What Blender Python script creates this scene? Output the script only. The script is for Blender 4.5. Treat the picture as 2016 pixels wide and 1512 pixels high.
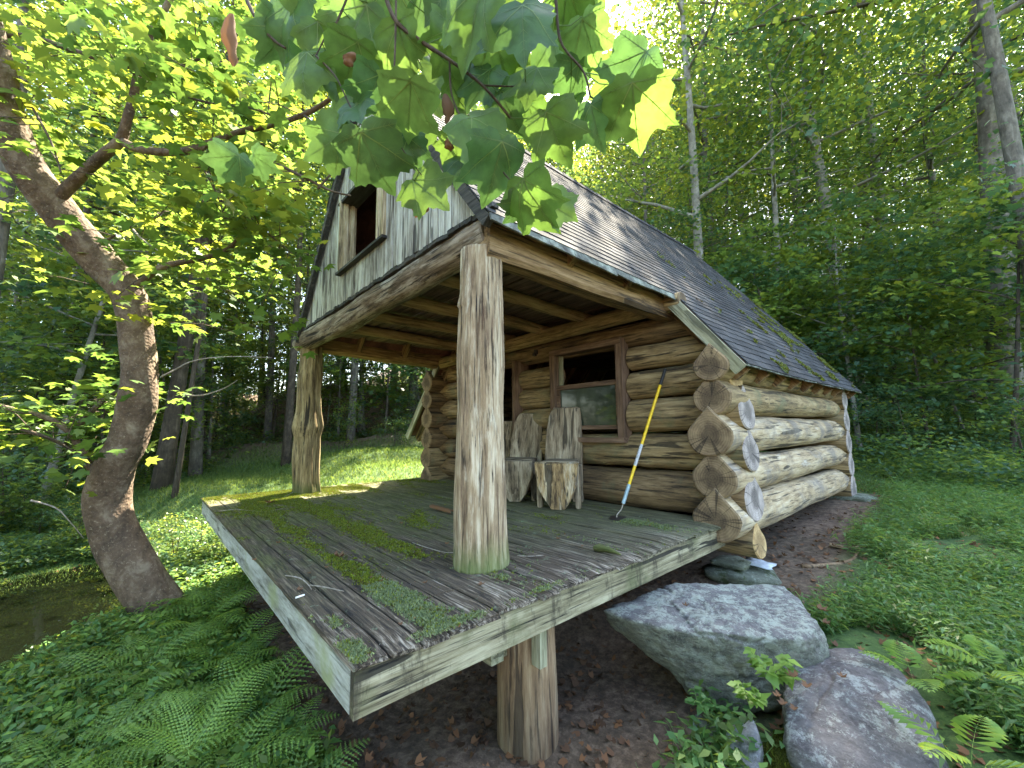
import bpy, math, random
import numpy as np
from mathutils import Vector, Matrix, noise
random.seed(7); rng = np.random.default_rng(7)
R = math.radians
scene = bpy.context.scene
for o in list(bpy.data.objects): bpy.data.objects.remove(o)

# ------------------------------------------------------------------ camera, sky, sun
CAM = Vector((1.673, -0.66, 0.886)); YAW, PITCH, ROLL, FPX = 48.39, 6.46, -0.708, 811.9
_y, _p, _r = R(YAW), R(PITCH), R(ROLL)
CF = Vector((-math.sin(_y)*math.cos(_p), math.cos(_y)*math.cos(_p), math.sin(_p)))
_R0 = Vector((math.cos(_y), math.sin(_y), 0)); _U0 = _R0.cross(CF)
CR = _R0*math.cos(_r)+_U0*math.sin(_r); CU = -_R0*math.sin(_r)+_U0*math.cos(_r)
cam = bpy.data.objects.new('camera', bpy.data.cameras.new('camera'))
scene.collection.objects.link(cam); scene.camera = cam
M = Matrix((CR, CU, -CF)).transposed().to_4x4(); M.translation = CAM
cam.matrix_world = M
cam.data.sensor_width = 36; cam.data.lens = 36*FPX/2016; cam.data.clip_end = 600; cam.data.clip_start = .02
HF = Vector((-math.sin(_y), math.cos(_y), 0)); HR = Vector((math.cos(_y), math.sin(_y), 0))   # level forward and right
SUN_AZ, SUN_EL = 24, 54          # to the right of the view direction, above the horizon
sd = (HF*math.cos(R(SUN_AZ))+HR*math.sin(R(SUN_AZ)))*math.cos(R(SUN_EL))+Vector((0,0,math.sin(R(SUN_EL))))
W = bpy.data.worlds.new('World'); scene.world = W; W.use_nodes = True
nt = W.node_tree; sky = nt.nodes.new('ShaderNodeTexSky'); sky.sky_type = 'NISHITA'; sky.sun_disc = False
sky.sun_elevation = R(SUN_EL); sky.sun_rotation = math.atan2(sd.x, sd.y)
sky.dust_density = 2.0
nt.links.new(sky.outputs[0], nt.nodes['Background'].inputs[0]); nt.nodes['Background'].inputs[1].default_value = .15
sl = bpy.data.lights.new('sun', 'SUN'); sl.energy = 5; sl.angle = R(.53); sl.color = (1, .93, .80)
so = bpy.data.objects.new('sun', sl); scene.collection.objects.link(so)
so.rotation_euler = sd.to_track_quat('Z', 'Y').to_euler(); so.location = (0, 0, 30)
vs = scene.view_settings; vs.view_transform = 'Standard'; vs.look = 'None'; vs.gamma = 1; vs.exposure = 3.2
try: vs.use_white_balance = True; vs.white_balance_temperature = 7100; vs.white_balance_tint = 8
except Exception: pass
scene.render.engine = 'CYCLES'
try:
    scene.cycles.max_bounces = 7; scene.cycles.diffuse_bounces = 4; scene.cycles.transmission_bounces = 6
    scene.cycles.transparent_max_bounces = 6; scene.cycles.caustics_reflective = False
except Exception: pass

def at(px, py, t):            # a point seen at photo pixel (px,py), t metres in front
    return CAM + (CF + CR*((px-1008)/FPX) - CU*((py-756)/FPX))*t
def fr(a, b, z=0):            # a metres ahead, b metres to the right, level frame
    return Vector((CAM.x, CAM.y, 0)) + HF*a + HR*b + Vector((0, 0, z))

# ------------------------------------------------------------------ helpers
WM = {}
def link(name, me, parent=None, mw=None):
    o = bpy.data.objects.new(name, me); scene.collection.objects.link(o)
    mw = (mw or Matrix()).copy()
    if parent is not None:
        o.parent = parent; o.matrix_basis = WM[parent.name].inverted() @ mw
    else: o.matrix_basis = mw
    WM[o.name] = mw
    return o
def tag(o, label=None, cat=None, group=None, kind=None):
    if label: o['label'] = label
    if cat: o['category'] = cat
    if group: o['group'] = group
    if kind: o['kind'] = kind
    return o
def empty(name, loc, rz=0):
    mw = Matrix.Translation(Vector(loc)) @ Matrix.Rotation(rz, 4, 'Z')
    return link(name, None, None, mw)
def axis_matrix(p0, p1, roll=0):
    x = (Vector(p1)-Vector(p0)).normalized()
    up = Vector((0, 0, 1)) if abs(x.z) < .9 else Vector((0, 1, 0))
    y = up.cross(x).normalized(); z = x.cross(y)
    m = Matrix((x, y, z)).transposed().to_4x4() @ Matrix.Rotation(roll, 4, 'X'); m.translation = Vector(p0)
    return m
class MB:
    def __init__(s): s.v = []; s.f = []; s.m = []
    def add(s, vs, fs, m=0):
        n = len(s.v); s.v += [tuple(v) for v in vs]; s.f += [tuple(i+n for i in f) for f in fs]; s.m += [m]*len(fs)
    def box(s, c, d, mat=None, m=0, jit=0, taper=None):
        x, y, z = d[0]/2, d[1]/2, d[2]/2
        vs = [Vector((sx*x, sy*y, sz*z)) for sx in (-1, 1) for sy in (-1, 1) for sz in (-1, 1)]
        vs = [v+Vector((random.uniform(-jit, jit), random.uniform(-jit, jit), random.uniform(-jit, jit))) for v in vs]
        if mat is not None: vs = [mat @ v for v in vs]
        vs = [v+Vector(c) for v in vs]
        s.add(vs, [(0, 1, 3, 2), (4, 6, 7, 5), (0, 4, 5, 1), (2, 3, 7, 6), (0, 2, 6, 4), (1, 5, 7, 3)], m)
    def prism(s, poly, y0, y1, m=0):            # polygon in xz pushed along y
        n = len(poly)
        vs = [(p[0], y0, p[1]) for p in poly]+[(p[0], y1, p[1]) for p in poly]
        s.add(vs, [tuple(range(n)), tuple(range(2*n-1, n-1, -1))]+[(i, i+n, (i+1) % n+n, (i+1) % n) for i in range(n)], m)
    def tube(s, pts, rad, n=8, m=0, cap=True, rough=0):
        pts = [Vector(p) for p in pts]; k = len(pts); vs = []
        prev = None
        for i, p in enumerate(pts):
            d = (pts[min(i+1, k-1)]-pts[max(i-1, 0)]).normalized()
            if prev is None:
                a = d.cross(Vector((0, 0, 1)) if abs(d.z) < .9 else Vector((1, 0, 0))).normalized()
            else:
                a = (prev-d*prev.dot(d)).normalized()
            prev = a; b = d.cross(a)
            for j in range(n):
                t = 2*math.pi*j/n
                r = rad[i]
                if rough: r *= 1+rough*noise.noise(Vector((p.x*3+math.cos(t), p.y*3+math.sin(t), p.z*3)))
                vs.append(p+a*(math.cos(t)*r)+b*(math.sin(t)*r))
        fs = [(i*n+j, i*n+(j+1) % n, (i+1)*n+(j+1) % n, (i+1)*n+j) for i in range(k-1) for j in range(n)]
        if cap: fs += [tuple(range(n-1, -1, -1)), tuple((k-1)*n+j for j in range(n))]
        s.add(vs, fs, m)
    def build(s, name, mats, parent=None, mw=None, smooth=False, local=None):
        me = bpy.data.meshes.new(name)
        vs = s.v
        if local is not None:
            inv = local.inverted(); vs = [inv @ Vector(v) for v in vs]; mw = local
        me.from_pydata([tuple(v) for v in vs], [], s.f)
        for q in (mats if isinstance(mats, (list, tuple)) else [mats]): me.materials.append(q)
        me.polygons.foreach_set('material_index', s.m)
        if smooth: me.polygons.foreach_set('use_smooth', [True]*len(s.f))
        me.update()
        return link(name, me, parent, mw)
def resample(pts, n):
    """Catmull-Rom through pts"""
    P = [Vector(p) for p in pts]; out = []
    k = len(P)
    for i in range(n):
        u = i/(n-1)*(k-1); j = min(int(u), k-2); t = u-j
        p0, p1, p2, p3 = P[max(j-1, 0)], P[j], P[j+1], P[min(j+2, k-1)]
        out.append(.5*((2*p1)+(p2-p0)*t+(2*p0-5*p1+4*p2-p3)*t*t+(3*p1-p0-3*p2+p3)*t**3))
    return out
def lerp(pairs, u):
    for (a, x), (b, y) in zip(pairs, pairs[1:]):
        if u <= b: return x+(y-x)*max(0, (u-a))/(b-a)
    return pairs[-1][1]
def fast_mesh(name, V, F, mats, mi=None, smooth=False):
    """V (n,3), F (m,k) numpy arrays"""
    me = bpy.data.meshes.new(name); n, k = F.shape
    me.vertices.add(len(V)); me.vertices.foreach_set('co', V.astype(np.float32).ravel())
    me.loops.add(n*k); me.loops.foreach_set('vertex_index', F.astype(np.int32).ravel())
    me.polygons.add(n); me.polygons.foreach_set('loop_start', np.arange(0, n*k, k, dtype=np.int32))
    for q in mats: me.materials.append(q)
    if mi is not None: me.polygons.foreach_set('material_index', mi.astype(np.int32))
    if smooth: me.polygons.foreach_set('use_smooth', np.ones(n, dtype=bool))
    me.update(calc_edges=True); me.validate()
    return me

# ------------------------------------------------------------------ materials
class NT:
    def __init__(s, name):
        s.mat = bpy.data.materials.new(name); s.mat.use_nodes = True; s.t = s.mat.node_tree
        s.b = s.t.nodes['Principled BSDF']; s.out = s.t.nodes['Material Output']; s.coord = None
    def n(s, typ, **kw):
        x = s.t.nodes.new('ShaderNode'+typ)
        for k, v in kw.items(): setattr(x, k, v)
        return x
    def l(s, a, b): s.t.links.new(a, b)
    def setin(s, node, i, v):
        if hasattr(v, 'is_output'): s.l(v, node.inputs[i])
        else: node.inputs[i].default_value = v
    def obj(s, scale=(1, 1, 1), world=False, rnd=True):
        c = s.n('TexCoord'); m = s.n('Mapping'); m.inputs['Scale'].default_value = scale
        if world:
            g = s.n('NewGeometry'); src = g.outputs['Position']
        else: src = c.outputs['Object']
        if rnd and not world:
            oi = s.n('ObjectInfo'); v = s.n('VectorMath', operation='MULTIPLY_ADD')
            cx = s.n('CombineXYZ'); 
            for i in range(3): s.l(oi.outputs['Random'], cx.inputs[i])
            s.l(cx.outputs[0], v.inputs[0]); v.inputs[1].default_value = (37, 61, 83); s.l(src, v.inputs[2]); src = v.outputs[0]
        s.l(src, m.inputs['Vector']); return m.outputs[0]
    def noise(s, vec, scale, detail=5, rough=.6, dist=0):
        x = s.n('TexNoise'); s.l(vec, x.inputs['Vector']); x.inputs['Scale'].default_value = scale
        x.inputs['Detail'].default_value = detail; x.inputs['Roughness'].default_value = rough; x.inputs['Distortion'].default_value = dist
        return x.outputs['Fac']
    def ramp(s, fac, stops, interp='LINEAR'):
        x = s.n('ValToRGB'); x.color_ramp.interpolation = interp; e = x.color_ramp.elements
        while len(e) > 1: e.remove(e[-1])
        e[0].position = stops[0][0]; e[0].color = c4(stops[0][1])
        for p, c in stops[1:]:
            q = e.new(p); q.color = c4(c)
        s.l(fac, x.inputs[0]); return x.outputs[0]
    def mix(s, f, a, b, mode='MIX'):
        x = s.n('Mix', data_type='RGBA', blend_type=mode)
        s.setin(x, 0, f); s.setin(x, 6, c4(a) if not hasattr(a, 'is_output') else a); s.setin(x, 7, c4(b) if not hasattr(b, 'is_output') else b)
        return x.outputs[2]
    def math(s, op, a, b=0., clamp=False):
        x = s.n('Math', operation=op, use_clamp=clamp); s.setin(x, 0, a); s.setin(x, 1, b); return x.outputs[0]
    def bump(s, h, strength=.5, dist=.01):
        x = s.n('Bump'); x.inputs['Strength'].default_value = strength; x.inputs['Distance'].default_value = dist
        s.l(h, x.inputs['Height']); s.l(x.outputs[0], s.b.inputs['Normal'])
    def col(s, c): s.setin(s.b, 'Base Color', c4(c) if not hasattr(c, 'is_output') else c)
    def rough(s, r): s.setin(s.b, 'Roughness', r)
def c4(c):
    if isinstance(c, (int, float)): return (c, c, c, 1)
    return tuple(c)+(1,) if len(c) == 3 else c

def wood(name, dark, mid, light, gs=14, crack=.5, algae=None, al_amt=.5, blotch=.5, pale=None, pale_amt=.45, rough=.85, island=False, bumpd=.008, al_base=None, streak=None):
    """weathered wood, grain along local X"""
    t = NT(name)
    v1 = t.obj((1, 1, 1)); v2 = t.obj((1, 3, 3))
    g1 = t.noise(t.obj((1.2, gs*.95, gs*.95)), 1.0, 8, .72, .5)
    g3 = t.noise(t.obj((3.5, gs*3, gs*3)), 1.0, 5, .7, .4)
    g2 = t.noise(t.obj((1.5, gs*2.2, gs*2.2)), 1.2, 5, .65, .35)
    bl = t.noise(v2, 2.2, 6, .65, .4)
    f = t.math('ADD', t.math('MULTIPLY', g1, .52), t.math('ADD', t.math('MULTIPLY', bl, .56*blotch), t.math('MULTIPLY', g3, .24)))
    f = t.math('SUBTRACT', f, .28*blotch-.12)
    f = t.math('ADD', t.math('MULTIPLY', t.math('SUBTRACT', f, .5), 1.9), .5)
    if island:
        g = t.n('NewGeometry'); f = t.math('ADD', f, t.math('MULTIPLY', t.math('SUBTRACT', g.outputs['Random Per Island'], .5), .16))
    col = t.ramp(f, [(.30, dark), (.5, mid), (.68, light)])
    if pale: 
        pm = t.ramp(t.noise(t.obj((1, 5, 5)), 1.7, 6, .7, .3), [(pale_amt, 0), (pale_amt+.14, 1)])
        col = t.mix(pm, col, pale)
    # fine dark grain lines and cracks
    cr = t.ramp(g2, [(.34, 0), (.46, 1)])
    col = t.mix(1., col, t.mix(crack, (1, 1, 1), cr), 'MULTIPLY')
    big = t.ramp(t.noise(t.obj((.5, 7, 7)), 1.6, 3, .5, .5), [(.365, .12), (.385, 1)])
    col = t.mix(crack, col, t.mix(1., col, big, 'MULTIPLY')) if crack else col
    if algae:
        am = t.ramp(t.noise(v1, 2.4, 6, .65), [(.62-al_amt*.3, 0), (.72-al_amt*.2, 1)])
        col = t.mix(t.math('MULTIPLY', am, .75), col, algae)
    if al_base:   # green growth over the foot of a post (local x near 0)
        c = t.n('TexCoord'); sx = t.n('SeparateXYZ'); t.l(c.outputs['Object'], sx.inputs[0])
        k = t.math('SUBTRACT', 1.1, t.math('ADD', t.math('MULTIPLY', sx.outputs[0], 2.6), t.math('MULTIPLY', bl, 1.0)))
        k = t.math('MULTIPLY', k, 1.9, True)
        col = t.mix(t.math('MULTIPLY', k, .8), col, al_base)
    if streak:    # dark water runs down the face of a board
        sk = t.ramp(t.noise(t.obj((3.2, .8, 1.1)), 1.6, 6, .75, .3), [(.53, 0), (.63, 1)])
        col = t.mix(t.math('MULTIPLY', sk, .8), col, streak)
    t.col(col); t.rough(rough)
    h = t.math('ADD', t.math('MULTIPLY', g1, 1.2), t.math('ADD', t.math('MULTIPLY', cr, .35), t.math('MULTIPLY', big, .8)))
    t.bump(h, .75, bumpd)
    return t.mat
def endgrain(name, dark, light):
    t = NT(name); c = t.obj((1, 1, 1), rnd=False)
    w = t.n('TexWave', wave_type='RINGS', rings_direction='X'); t.l(c, w.inputs['Vector']); w.inputs['Scale'].default_value = 14
    w.inputs['Distortion'].default_value = 3.; w.inputs['Detail'].default_value = 3
    nz = t.noise(t.obj((1, 1, 1)), 7, 6, .7)
    core = t.n('VectorMath', operation='LENGTH'); mp = t.n('Mapping'); mp.inputs['Scale'].default_value = (0, 1, 1); t.l(c, mp.inputs[0]); t.l(mp.outputs[0], core.inputs[0])
    cf = t.ramp(t.math('ADD', t.math('MULTIPLY', core.outputs['Value'], 4.2), t.math('MULTIPLY', nz, .5)), [(.55, 0), (.8, 1)])
    f = t.math('ADD', t.math('MULTIPLY', w.outputs['Fac'], .10), t.math('MULTIPLY', nz, .95))
    col = t.ramp(f, [(.3, dark), (.75, light)])
    col = t.mix(cf, t.mix(.6, col, tuple(x*.45 for x in dark)), col)
    gr = t.n('TexGradient', gradient_type='RADIAL'); mp2 = t.n('Mapping'); mp2.inputs['Rotation'].default_value = (0, R(90), 0); t.l(c, mp2.inputs[0]); t.l(mp2.outputs[0], gr.inputs[0])
    cc = t.n('CombineXYZ'); t.l(t.math('MULTIPLY', gr.outputs['Fac'], 7.), cc.inputs[0]); oi = t.n('ObjectInfo'); t.l(t.math('MULTIPLY', oi.outputs['Random'], 50.), cc.inputs[1]); t.l(t.math('MULTIPLY', nz, .25), cc.inputs[2])
    ck = t.noise(cc.outputs[0], 1.3, 1, .5)
    cks = t.ramp(ck, [(.485, 1), (.495, .15), (.505, .15), (.515, 1)])
    col = t.mix(.8, col, t.mix(1., col, cks, 'MULTIPLY'))
    t.col(col); t.rough(.9); t.bump(f, .5, .004); return t.mat

MT = {}
MT['post'] = wood('weathered_post_wood', (.09, .05, .028), (.32, .235, .14), (.56, .48, .35), 20, 1.0, None, pale=(.60, .55, .43), pale_amt=.56, al_base=(.13, .17, .05), bumpd=.014)
MT['post2'] = wood('mossy_post_wood', (.07, .045, .02), (.25, .19, .09), (.44, .36, .20), 18, 1.0, None, al_base=(.06, .09, .015), bumpd=.014)
MT['log'] = wood('honey_log_wood', (.075, .05, .022), (.27, .19, .09), (.42, .32, .17), 14, .85, (.15, .15, .08), .28)
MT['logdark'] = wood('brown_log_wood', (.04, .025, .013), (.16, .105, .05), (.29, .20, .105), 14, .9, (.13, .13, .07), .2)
MT['logpale'] = wood('sun_bleached_log_wood', (.12, .08, .045), (.38, .285, .16), (.53, .44, .30), 12, .9, (.16, .14, .12), .42, pale=(.50, .45, .38), pale_amt=.57)
MT['beam'] = wood('brown_beam_wood', (.05, .028, .013), (.20, .12, .052), (.34, .23, .12), 15, .8)
MT['beamgrey'] = wood('grey_beam_wood', (.045, .033, .022), (.17, .125, .085), (.40, .34, .27), 18, 1.0, pale=(.48, .44, .38), pale_amt=.5)
MT['pole'] = wood('pole_wood', (.09, .055, .025), (.27, .18, .09), (.40, .29, .15), 16, .5)
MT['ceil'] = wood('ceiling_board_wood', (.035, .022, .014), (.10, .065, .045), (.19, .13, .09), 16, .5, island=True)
MT['endb'] = endgrain('brown_end_grain', (.08, .05, .028), (.33, .235, .13))
MT['endy'] = endgrain('pale_end_grain', (.30, .18, .07), (.58, .42, .20))
MT['endg'] = endgrain('grey_end_grain', (.14, .115, .10), (.44, .38, .34))
MT['fascia'] = wood('greenish_fascia_wood', (.06, .048, .026), (.22, .195, .115), (.38, .35, .235), 22, 1.0, (.10, .11, .045), .3, bumpd=.006, streak=(.03, .024, .014))
MT['fasciablue'] = wood('grey_fascia_wood', (.15, .15, .12), (.38, .40, .36), (.56, .59, .56), 10, .7, (.25, .29, .13), .35, bumpd=.005)
MT['whiteboard'] = wood('flaking_white_board', (.09, .075, .06), (.36, .35, .31), (.58, .60, .56), 26, .85, island=True, blotch=.8, bumpd=.006)
MT['trim'] = wood('dark_trim_wood', (.012, .012, .012), (.035, .035, .033), (.09, .085, .075), 20, .4)
MT['casing'] = wood('peeling_casing_wood', (.07, .05, .025), (.37, .30, .17), (.60, .54, .38), 20, .6)
MT['rake'] = wood('green_grey_board', (.13, .125, .07), (.29, .285, .18), (.43, .43, .31), 14, .6)
MT['windowwood'] = wood('brown_window_wood', (.06, .035, .022), (.15, .09, .055), (.25, .165, .11), 22, .3)
MT['under'] = wood('redbrown_sheathing', (.045, .018, .011), (.11, .045, .03), (.17, .075, .05), 2, .2)
MT['chair'] = wood('rough_slab_wood', (.06, .045, .028), (.24, .185, .12), (.44, .37, .26), 12, .8, pale=(.50, .43, .31), pale_amt=.54, bumpd=.012)
MT['chairrot'] = wood('rotting_slab_wood', (.05, .028, .014), (.36, .24, .11), (.60, .49, .31), 14, .9, pale=(.55, .50, .40), pale_amt=.52, bumpd=.016)
MT['pile'] = wood('rough_pile_wood', (.08, .045, .022), (.22, .14, .075), (.34, .25, .15), 15, .75, None, al_base=(.09, .11, .03), bumpd=.01)

def deck_mat():
    t = NT('mossy_deck_wood')
    v = t.obj((2.2, 42, 42), rnd=False)
    g = t.n('NewGeometry'); isl = g.outputs['Random Per Island']
    off = t.n('VectorMath', operation='MULTIPLY_ADD'); cx = t.n('CombineXYZ')
    for i in range(3): t.l(isl, cx.inputs[i])
    t.l(cx.outputs[0], off.inputs[0]); off.inputs[1].default_value = (31, 17, 0); t.l(v, off.inputs[2]); v = off.outputs[0]
    g1 = t.noise(v, 1.4, 9, .7, .5)
    c = t.n('TexCoord'); sx = t.n('SeparateXYZ'); t.l(c.outputs['Object'], sx.inputs[0]); X, Y = sx.outputs[0], sx.outputs[1]
    o1 = t.obj((1, 1, 1), rnd=False)
    base = t.ramp(g1, [(.38, (.012, .009, .007)), (.52, (.080, .058, .038)), (.66, (.21, .165, .115))])
    # pale weathering towards the board ends
    wmask = t.math('ADD', t.math('MULTIPLY', t.noise(t.obj((.8, 3, 3), rnd=False), 2.6, 7, .7), 1.2), t.math('MULTIPLY', X, .32))
    wm = t.ramp(t.math('ADD', wmask, t.math('MULTIPLY', g1, .55)), [(.78, 0), (.98, 1)])
    col = t.mix(t.math('MULTIPLY', wm, .8), base, t.ramp(g1, [(.42, (.035, .030, .030)), (.50, (.21, .175, .13)), (.60, (.46, .41, .34))]))
    # green algae film over the back of the porch floor
    am = t.math('ADD', t.math('MULTIPLY', t.math('SUBTRACT', Y, 1.15), .9), t.math('MULTIPLY', t.math('ADD', X, .6), -.45))
    am = t.math('ADD', am, t.math('MULTIPLY', t.noise(o1, 2.2, 6, .65), 2.0))
    amr = t.ramp(am, [(1.25, 0), (2.2, 1)]) if False else t.math('MULTIPLY', t.math('SUBTRACT', am, 1.2), .8, True)
    col = t.mix(t.math('MULTIPLY', amr, .82), col, t.ramp(g1, [(.36, (.035, .035, .018)), (.52, (.12, .12, .06)), (.66, (.22, .22, .12))]))
    mf = t.math('MULTIPLY', t.math('SUBTRACT', t.math('MULTIPLY', X, -1.), .5), .8, True)
    mn = t.ramp(t.noise(t.obj((.7, 2.6, 1), rnd=False), 2.0, 7, .7), [(.44, 0), (.60, 1)])
    col = t.mix(t.math('MULTIPLY', t.math('MULTIPLY', mf, mn), .75), col, t.ramp(g1, [(.38, (.03, .032, .008)), (.6, (.11, .125, .03))]))
    lm = t.ramp(t.noise(o1, 9, 7, .75), [(.60, 0), (.66, 1)])
    col = t.mix(t.math('MULTIPLY', lm, .55), col, (.22, .30, .19))
    t.col(col); t.rough(.85); t.bump(g1, 1., .02); return t.mat
MT['deck'] = deck_mat()

def rock_mat(name, base1, base2, lich, amt=.5, mossy=.0):
    t = NT(name); o = t.obj((1, 1, 1)); os_ = t.obj((1, 2.2, 4))
    n1 = t.noise(os_, 4.5, 10, .75, .15); n2 = t.noise(o, 32, 6, .8); n3 = t.noise(o, 9, 10, .85, .1)
    col = t.ramp(n1, [(.32, base1), (.62, base2)])
    col = t.mix(t.ramp(n2, [(.5, 0), (.62, .6)]), col, tuple(x*1.5 for x in base2))
    col = t.mix(t.ramp(n3, [(.60-amt*.2, 0), (.65-amt*.2, 1)]), col, t.ramp(n2, [(.4, tuple(x*.75 for x in lich)), (.6, lich)]))
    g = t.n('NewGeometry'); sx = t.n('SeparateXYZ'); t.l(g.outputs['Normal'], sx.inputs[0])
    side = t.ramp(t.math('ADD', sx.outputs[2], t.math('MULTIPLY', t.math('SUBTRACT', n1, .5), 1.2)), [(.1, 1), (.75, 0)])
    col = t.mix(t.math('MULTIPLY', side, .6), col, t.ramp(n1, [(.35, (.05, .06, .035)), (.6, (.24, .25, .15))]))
    if mossy: col = t.mix(t.ramp(t.noise(o, 3, 6, .7), [(.60-mossy*.2, 0), (.66-mossy*.2, .9)]), col, (.05, .075, .012))
    t.col(col); t.rough(.9); t.bump(t.math('ADD', n1, t.math('ADD', t.math('MULTIPLY', n2, .5), t.math('MULTIPLY', n3, .5))), 1., .05); return t.mat
MT['rock'] = rock_mat('lichen_grey_rock', (.075, .07, .08), (.24, .23, .222), (.47, .51, .44), .58)
MT['rock2'] = rock_mat('purple_grey_rock', (.065, .058, .062), (.20, .185, .185), (.44, .46, .43), .42)
MT['rockpale'] = rock_mat('pale_grey_rock', (.20, .20, .21), (.38, .38, .40), (.52, .56, .56), .4)
MT['stone'] = rock_mat('green_grey_stone', (.08, .09, .065), (.22, .24, .18), (.38, .44, .36), .3, .3)

def shingle_mat():
    t = NT('asphalt_shingle'); o = t.obj((1, 1, 1), rnd=False)
    g = t.n('NewGeometry'); isl = g.outputs['Random Per Island']
    n = t.noise(o, 60, 4, .7); b = t.noise(o, 1.2, 6, .65)
    f = t.math('ADD', t.math('MULTIPLY', n, .35), t.math('ADD', t.math('MULTIPLY', b, .45), t.math('MULTIPLY', isl, .22)))
    col = t.ramp(f, [(.3, (.016, .017, .019)), (.5, (.038, .040, .044)), (.75, (.085, .088, .092))])
    col = t.mix(t.ramp(t.noise(o, 5, 7, .78), [(.60, 0), (.66, .5)]), col, (.11, .11, .085))
    t.col(col); t.rough(.95); t.b.inputs['Specular IOR Level'].default_value = .2; t.bump(n, .5, .004); return t.mat
MT['shingle'] = shingle_mat()
def shingle_edge():
    t = NT('lichened_shingle_edge'); o = t.obj((1, 1, 1), rnd=False)
    f = t.noise(o, 9, 8, .75)
    t.col(t.ramp(f, [(.35, (.03, .032, .03)), (.5, (.10, .11, .095)), (.66, (.27, .30, .25))])); t.rough(.9); t.bump(f, .6, .006); return t.mat
MT['shedge'] = shingle_edge()

def bark(name, c1, c2, c3, sc=6, zst=.25, flake=False, bd=.03):
    t = NT(name); v = t.obj((1, 1, zst)); v1 = t.obj((1, 1, 1))
    n1 = t.noise(v, sc, 8, .7, .5); n2 = t.noise(v1, sc*.5, 5, .6)
    f = t.math('ADD', t.math('MULTIPLY', n1, .65), t.math('MULTIPLY', n2, .4))
    col = t.ramp(f, [(.36, c1), (.53, c2), (.70, c3)])
    if flake:
        vo = t.n('TexVoronoi'); t.l(v1, vo.inputs['Vector']); vo.inputs['Scale'].default_value = 34
        fl = t.ramp(t.noise(v1, 42, 6, .75, .6), [(.57, 0), (.63, .75)])
        col = t.mix(fl, col, c3); n1 = t.math('ADD', n1, t.math('MULTIPLY', vo.outputs['Distance'], .6))
    t.col(col); t.rough(.9); t.bump(n1, .9, bd); return t.mat
MT['sycbark'] = bark('sycamore_bark', (.04, .026, .016), (.11, .072, .045), (.25, .20, .14), 9, .7, True, .014)
MT['bark1'] = bark('grey_ridged_bark', (.035, .03, .024), (.12, .105, .085), (.26, .24, .20), 9)
MT['bark2'] = bark('pale_grey_bark', (.07, .065, .055), (.20, .19, .16), (.38, .37, .33), 6, .6)
MT['bark3'] = bark('dark_brown_bark', (.02, .015, .01), (.06, .045, .032), (.14, .11, .085), 12)
MT['twig'] = bark('twig_bark', (.03, .022, .015), (.08, .055, .035), (.16, .12, .08), 30)
MT['dead'] = bark('dead_grey_wood', (.16, .13, .10), (.34, .30, .25), (.55, .50, .44), 40)

def leafmat(name, c, tr, trans=.45, rough=.45, var=.25, spots=False, spec=.5):
    t = NT(name); g = t.n('NewGeometry'); oi = t.n('ObjectInfo')
    rv = t.math('ADD', t.math('MULTIPLY', g.outputs['Random Per Island'], .8), t.math('MULTIPLY', oi.outputs['Random'], .2))
    dk = tuple(x*(1-var) for x in c); lt = (c[0]*(1+var*1.6), c[1]*(1+var), c[2]*(1+var*.3))
    col = t.ramp(rv, [(.1, dk), (.5, c), (.9, lt)])
    tcol = t.ramp(rv, [(.1, tuple(x*.75 for x in tr)), (.5, tr), (.9, (tr[0]*1.45, tr[1]*1.1, tr[2]))])
    if spots:
        sp = t.ramp(t.noise(t.obj((1, 1, 1), world=True), 26, 4, .6), [(.35, .72), (.6, 1.08)])
        col = t.mix(1., col, sp, 'MULTIPLY'); tcol = t.mix(1., tcol, sp, 'MULTIPLY')
    t.col(col); t.rough(rough); t.b.inputs['Specular IOR Level'].default_value = spec
    tl = t.n('BsdfTranslucent'); t.l(tcol, tl.inputs[0]); mx = t.n('MixShader'); mx.inputs[0].default_value = trans
    t.l(t.b.outputs[0], mx.inputs[1]); t.l(tl.outputs[0], mx.inputs[2]); t.l(mx.outputs[0], t.out.inputs[0]); return t.mat
MT['leafA'] = leafmat('forest_leaf_mid', (.085, .16, .042), (.26, .38, .06), .5)
MT['leafB'] = leafmat('forest_leaf_deep', (.045, .11, .062), (.14, .27, .085), .45, rough=.4)  # bluish cast of woodland shade and haze mixed into this green
MT['leafC'] = leafmat('forest_leaf_yellow', (.10, .165, .032), (.34, .42, .05), .48)
MT['syc'] = leafmat('sycamore_leaf', (.085, .165, .034), (.16, .29, .05), .45, .5, .16, True, .35)
MT['sycd'] = leafmat('sycamore_leaf_deep', (.055, .125, .038), (.10, .21, .05), .4, .45, .2, True, .4)
MT['sycl'] = leafmat('sycamore_leaf_light', (.095, .185, .045), (.16, .30, .06), .45, .5, .16, True, .35)
MT['vein'] = leafmat('leaf_vein', (.14, .23, .07), (.20, .33, .09), .4)
MT['fern'] = leafmat('fern_leaf', (.12, .22, .05), (.26, .42, .07), .45, .5)
MT['fernb'] = leafmat('bright_fern_leaf', (.14, .26, .05), (.30, .46, .06), .4, .5)
MT['stilt'] = leafmat('stiltgrass_leaf', (.08, .19, .055), (.20, .38, .08), .45, .5)
MT['grass'] = leafmat('lawn_grass', (.10, .18, .045), (.22, .34, .07), .4, .6, .3)
MT['deadleaf'] = leafmat('dead_leaf', (.15, .085, .05), (.22, .12, .05), .2, .8, .45, False, .2)
MT['moss'] = leafmat('green_moss', (.15, .20, .024), (.20, .26, .03), .2, .95, .35, False, .1)
MT['mossgrey'] = leafmat('pale_lichen', (.17, .22, .11), (.18, .23, .12), .1, .95, .3, False, .1)
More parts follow.
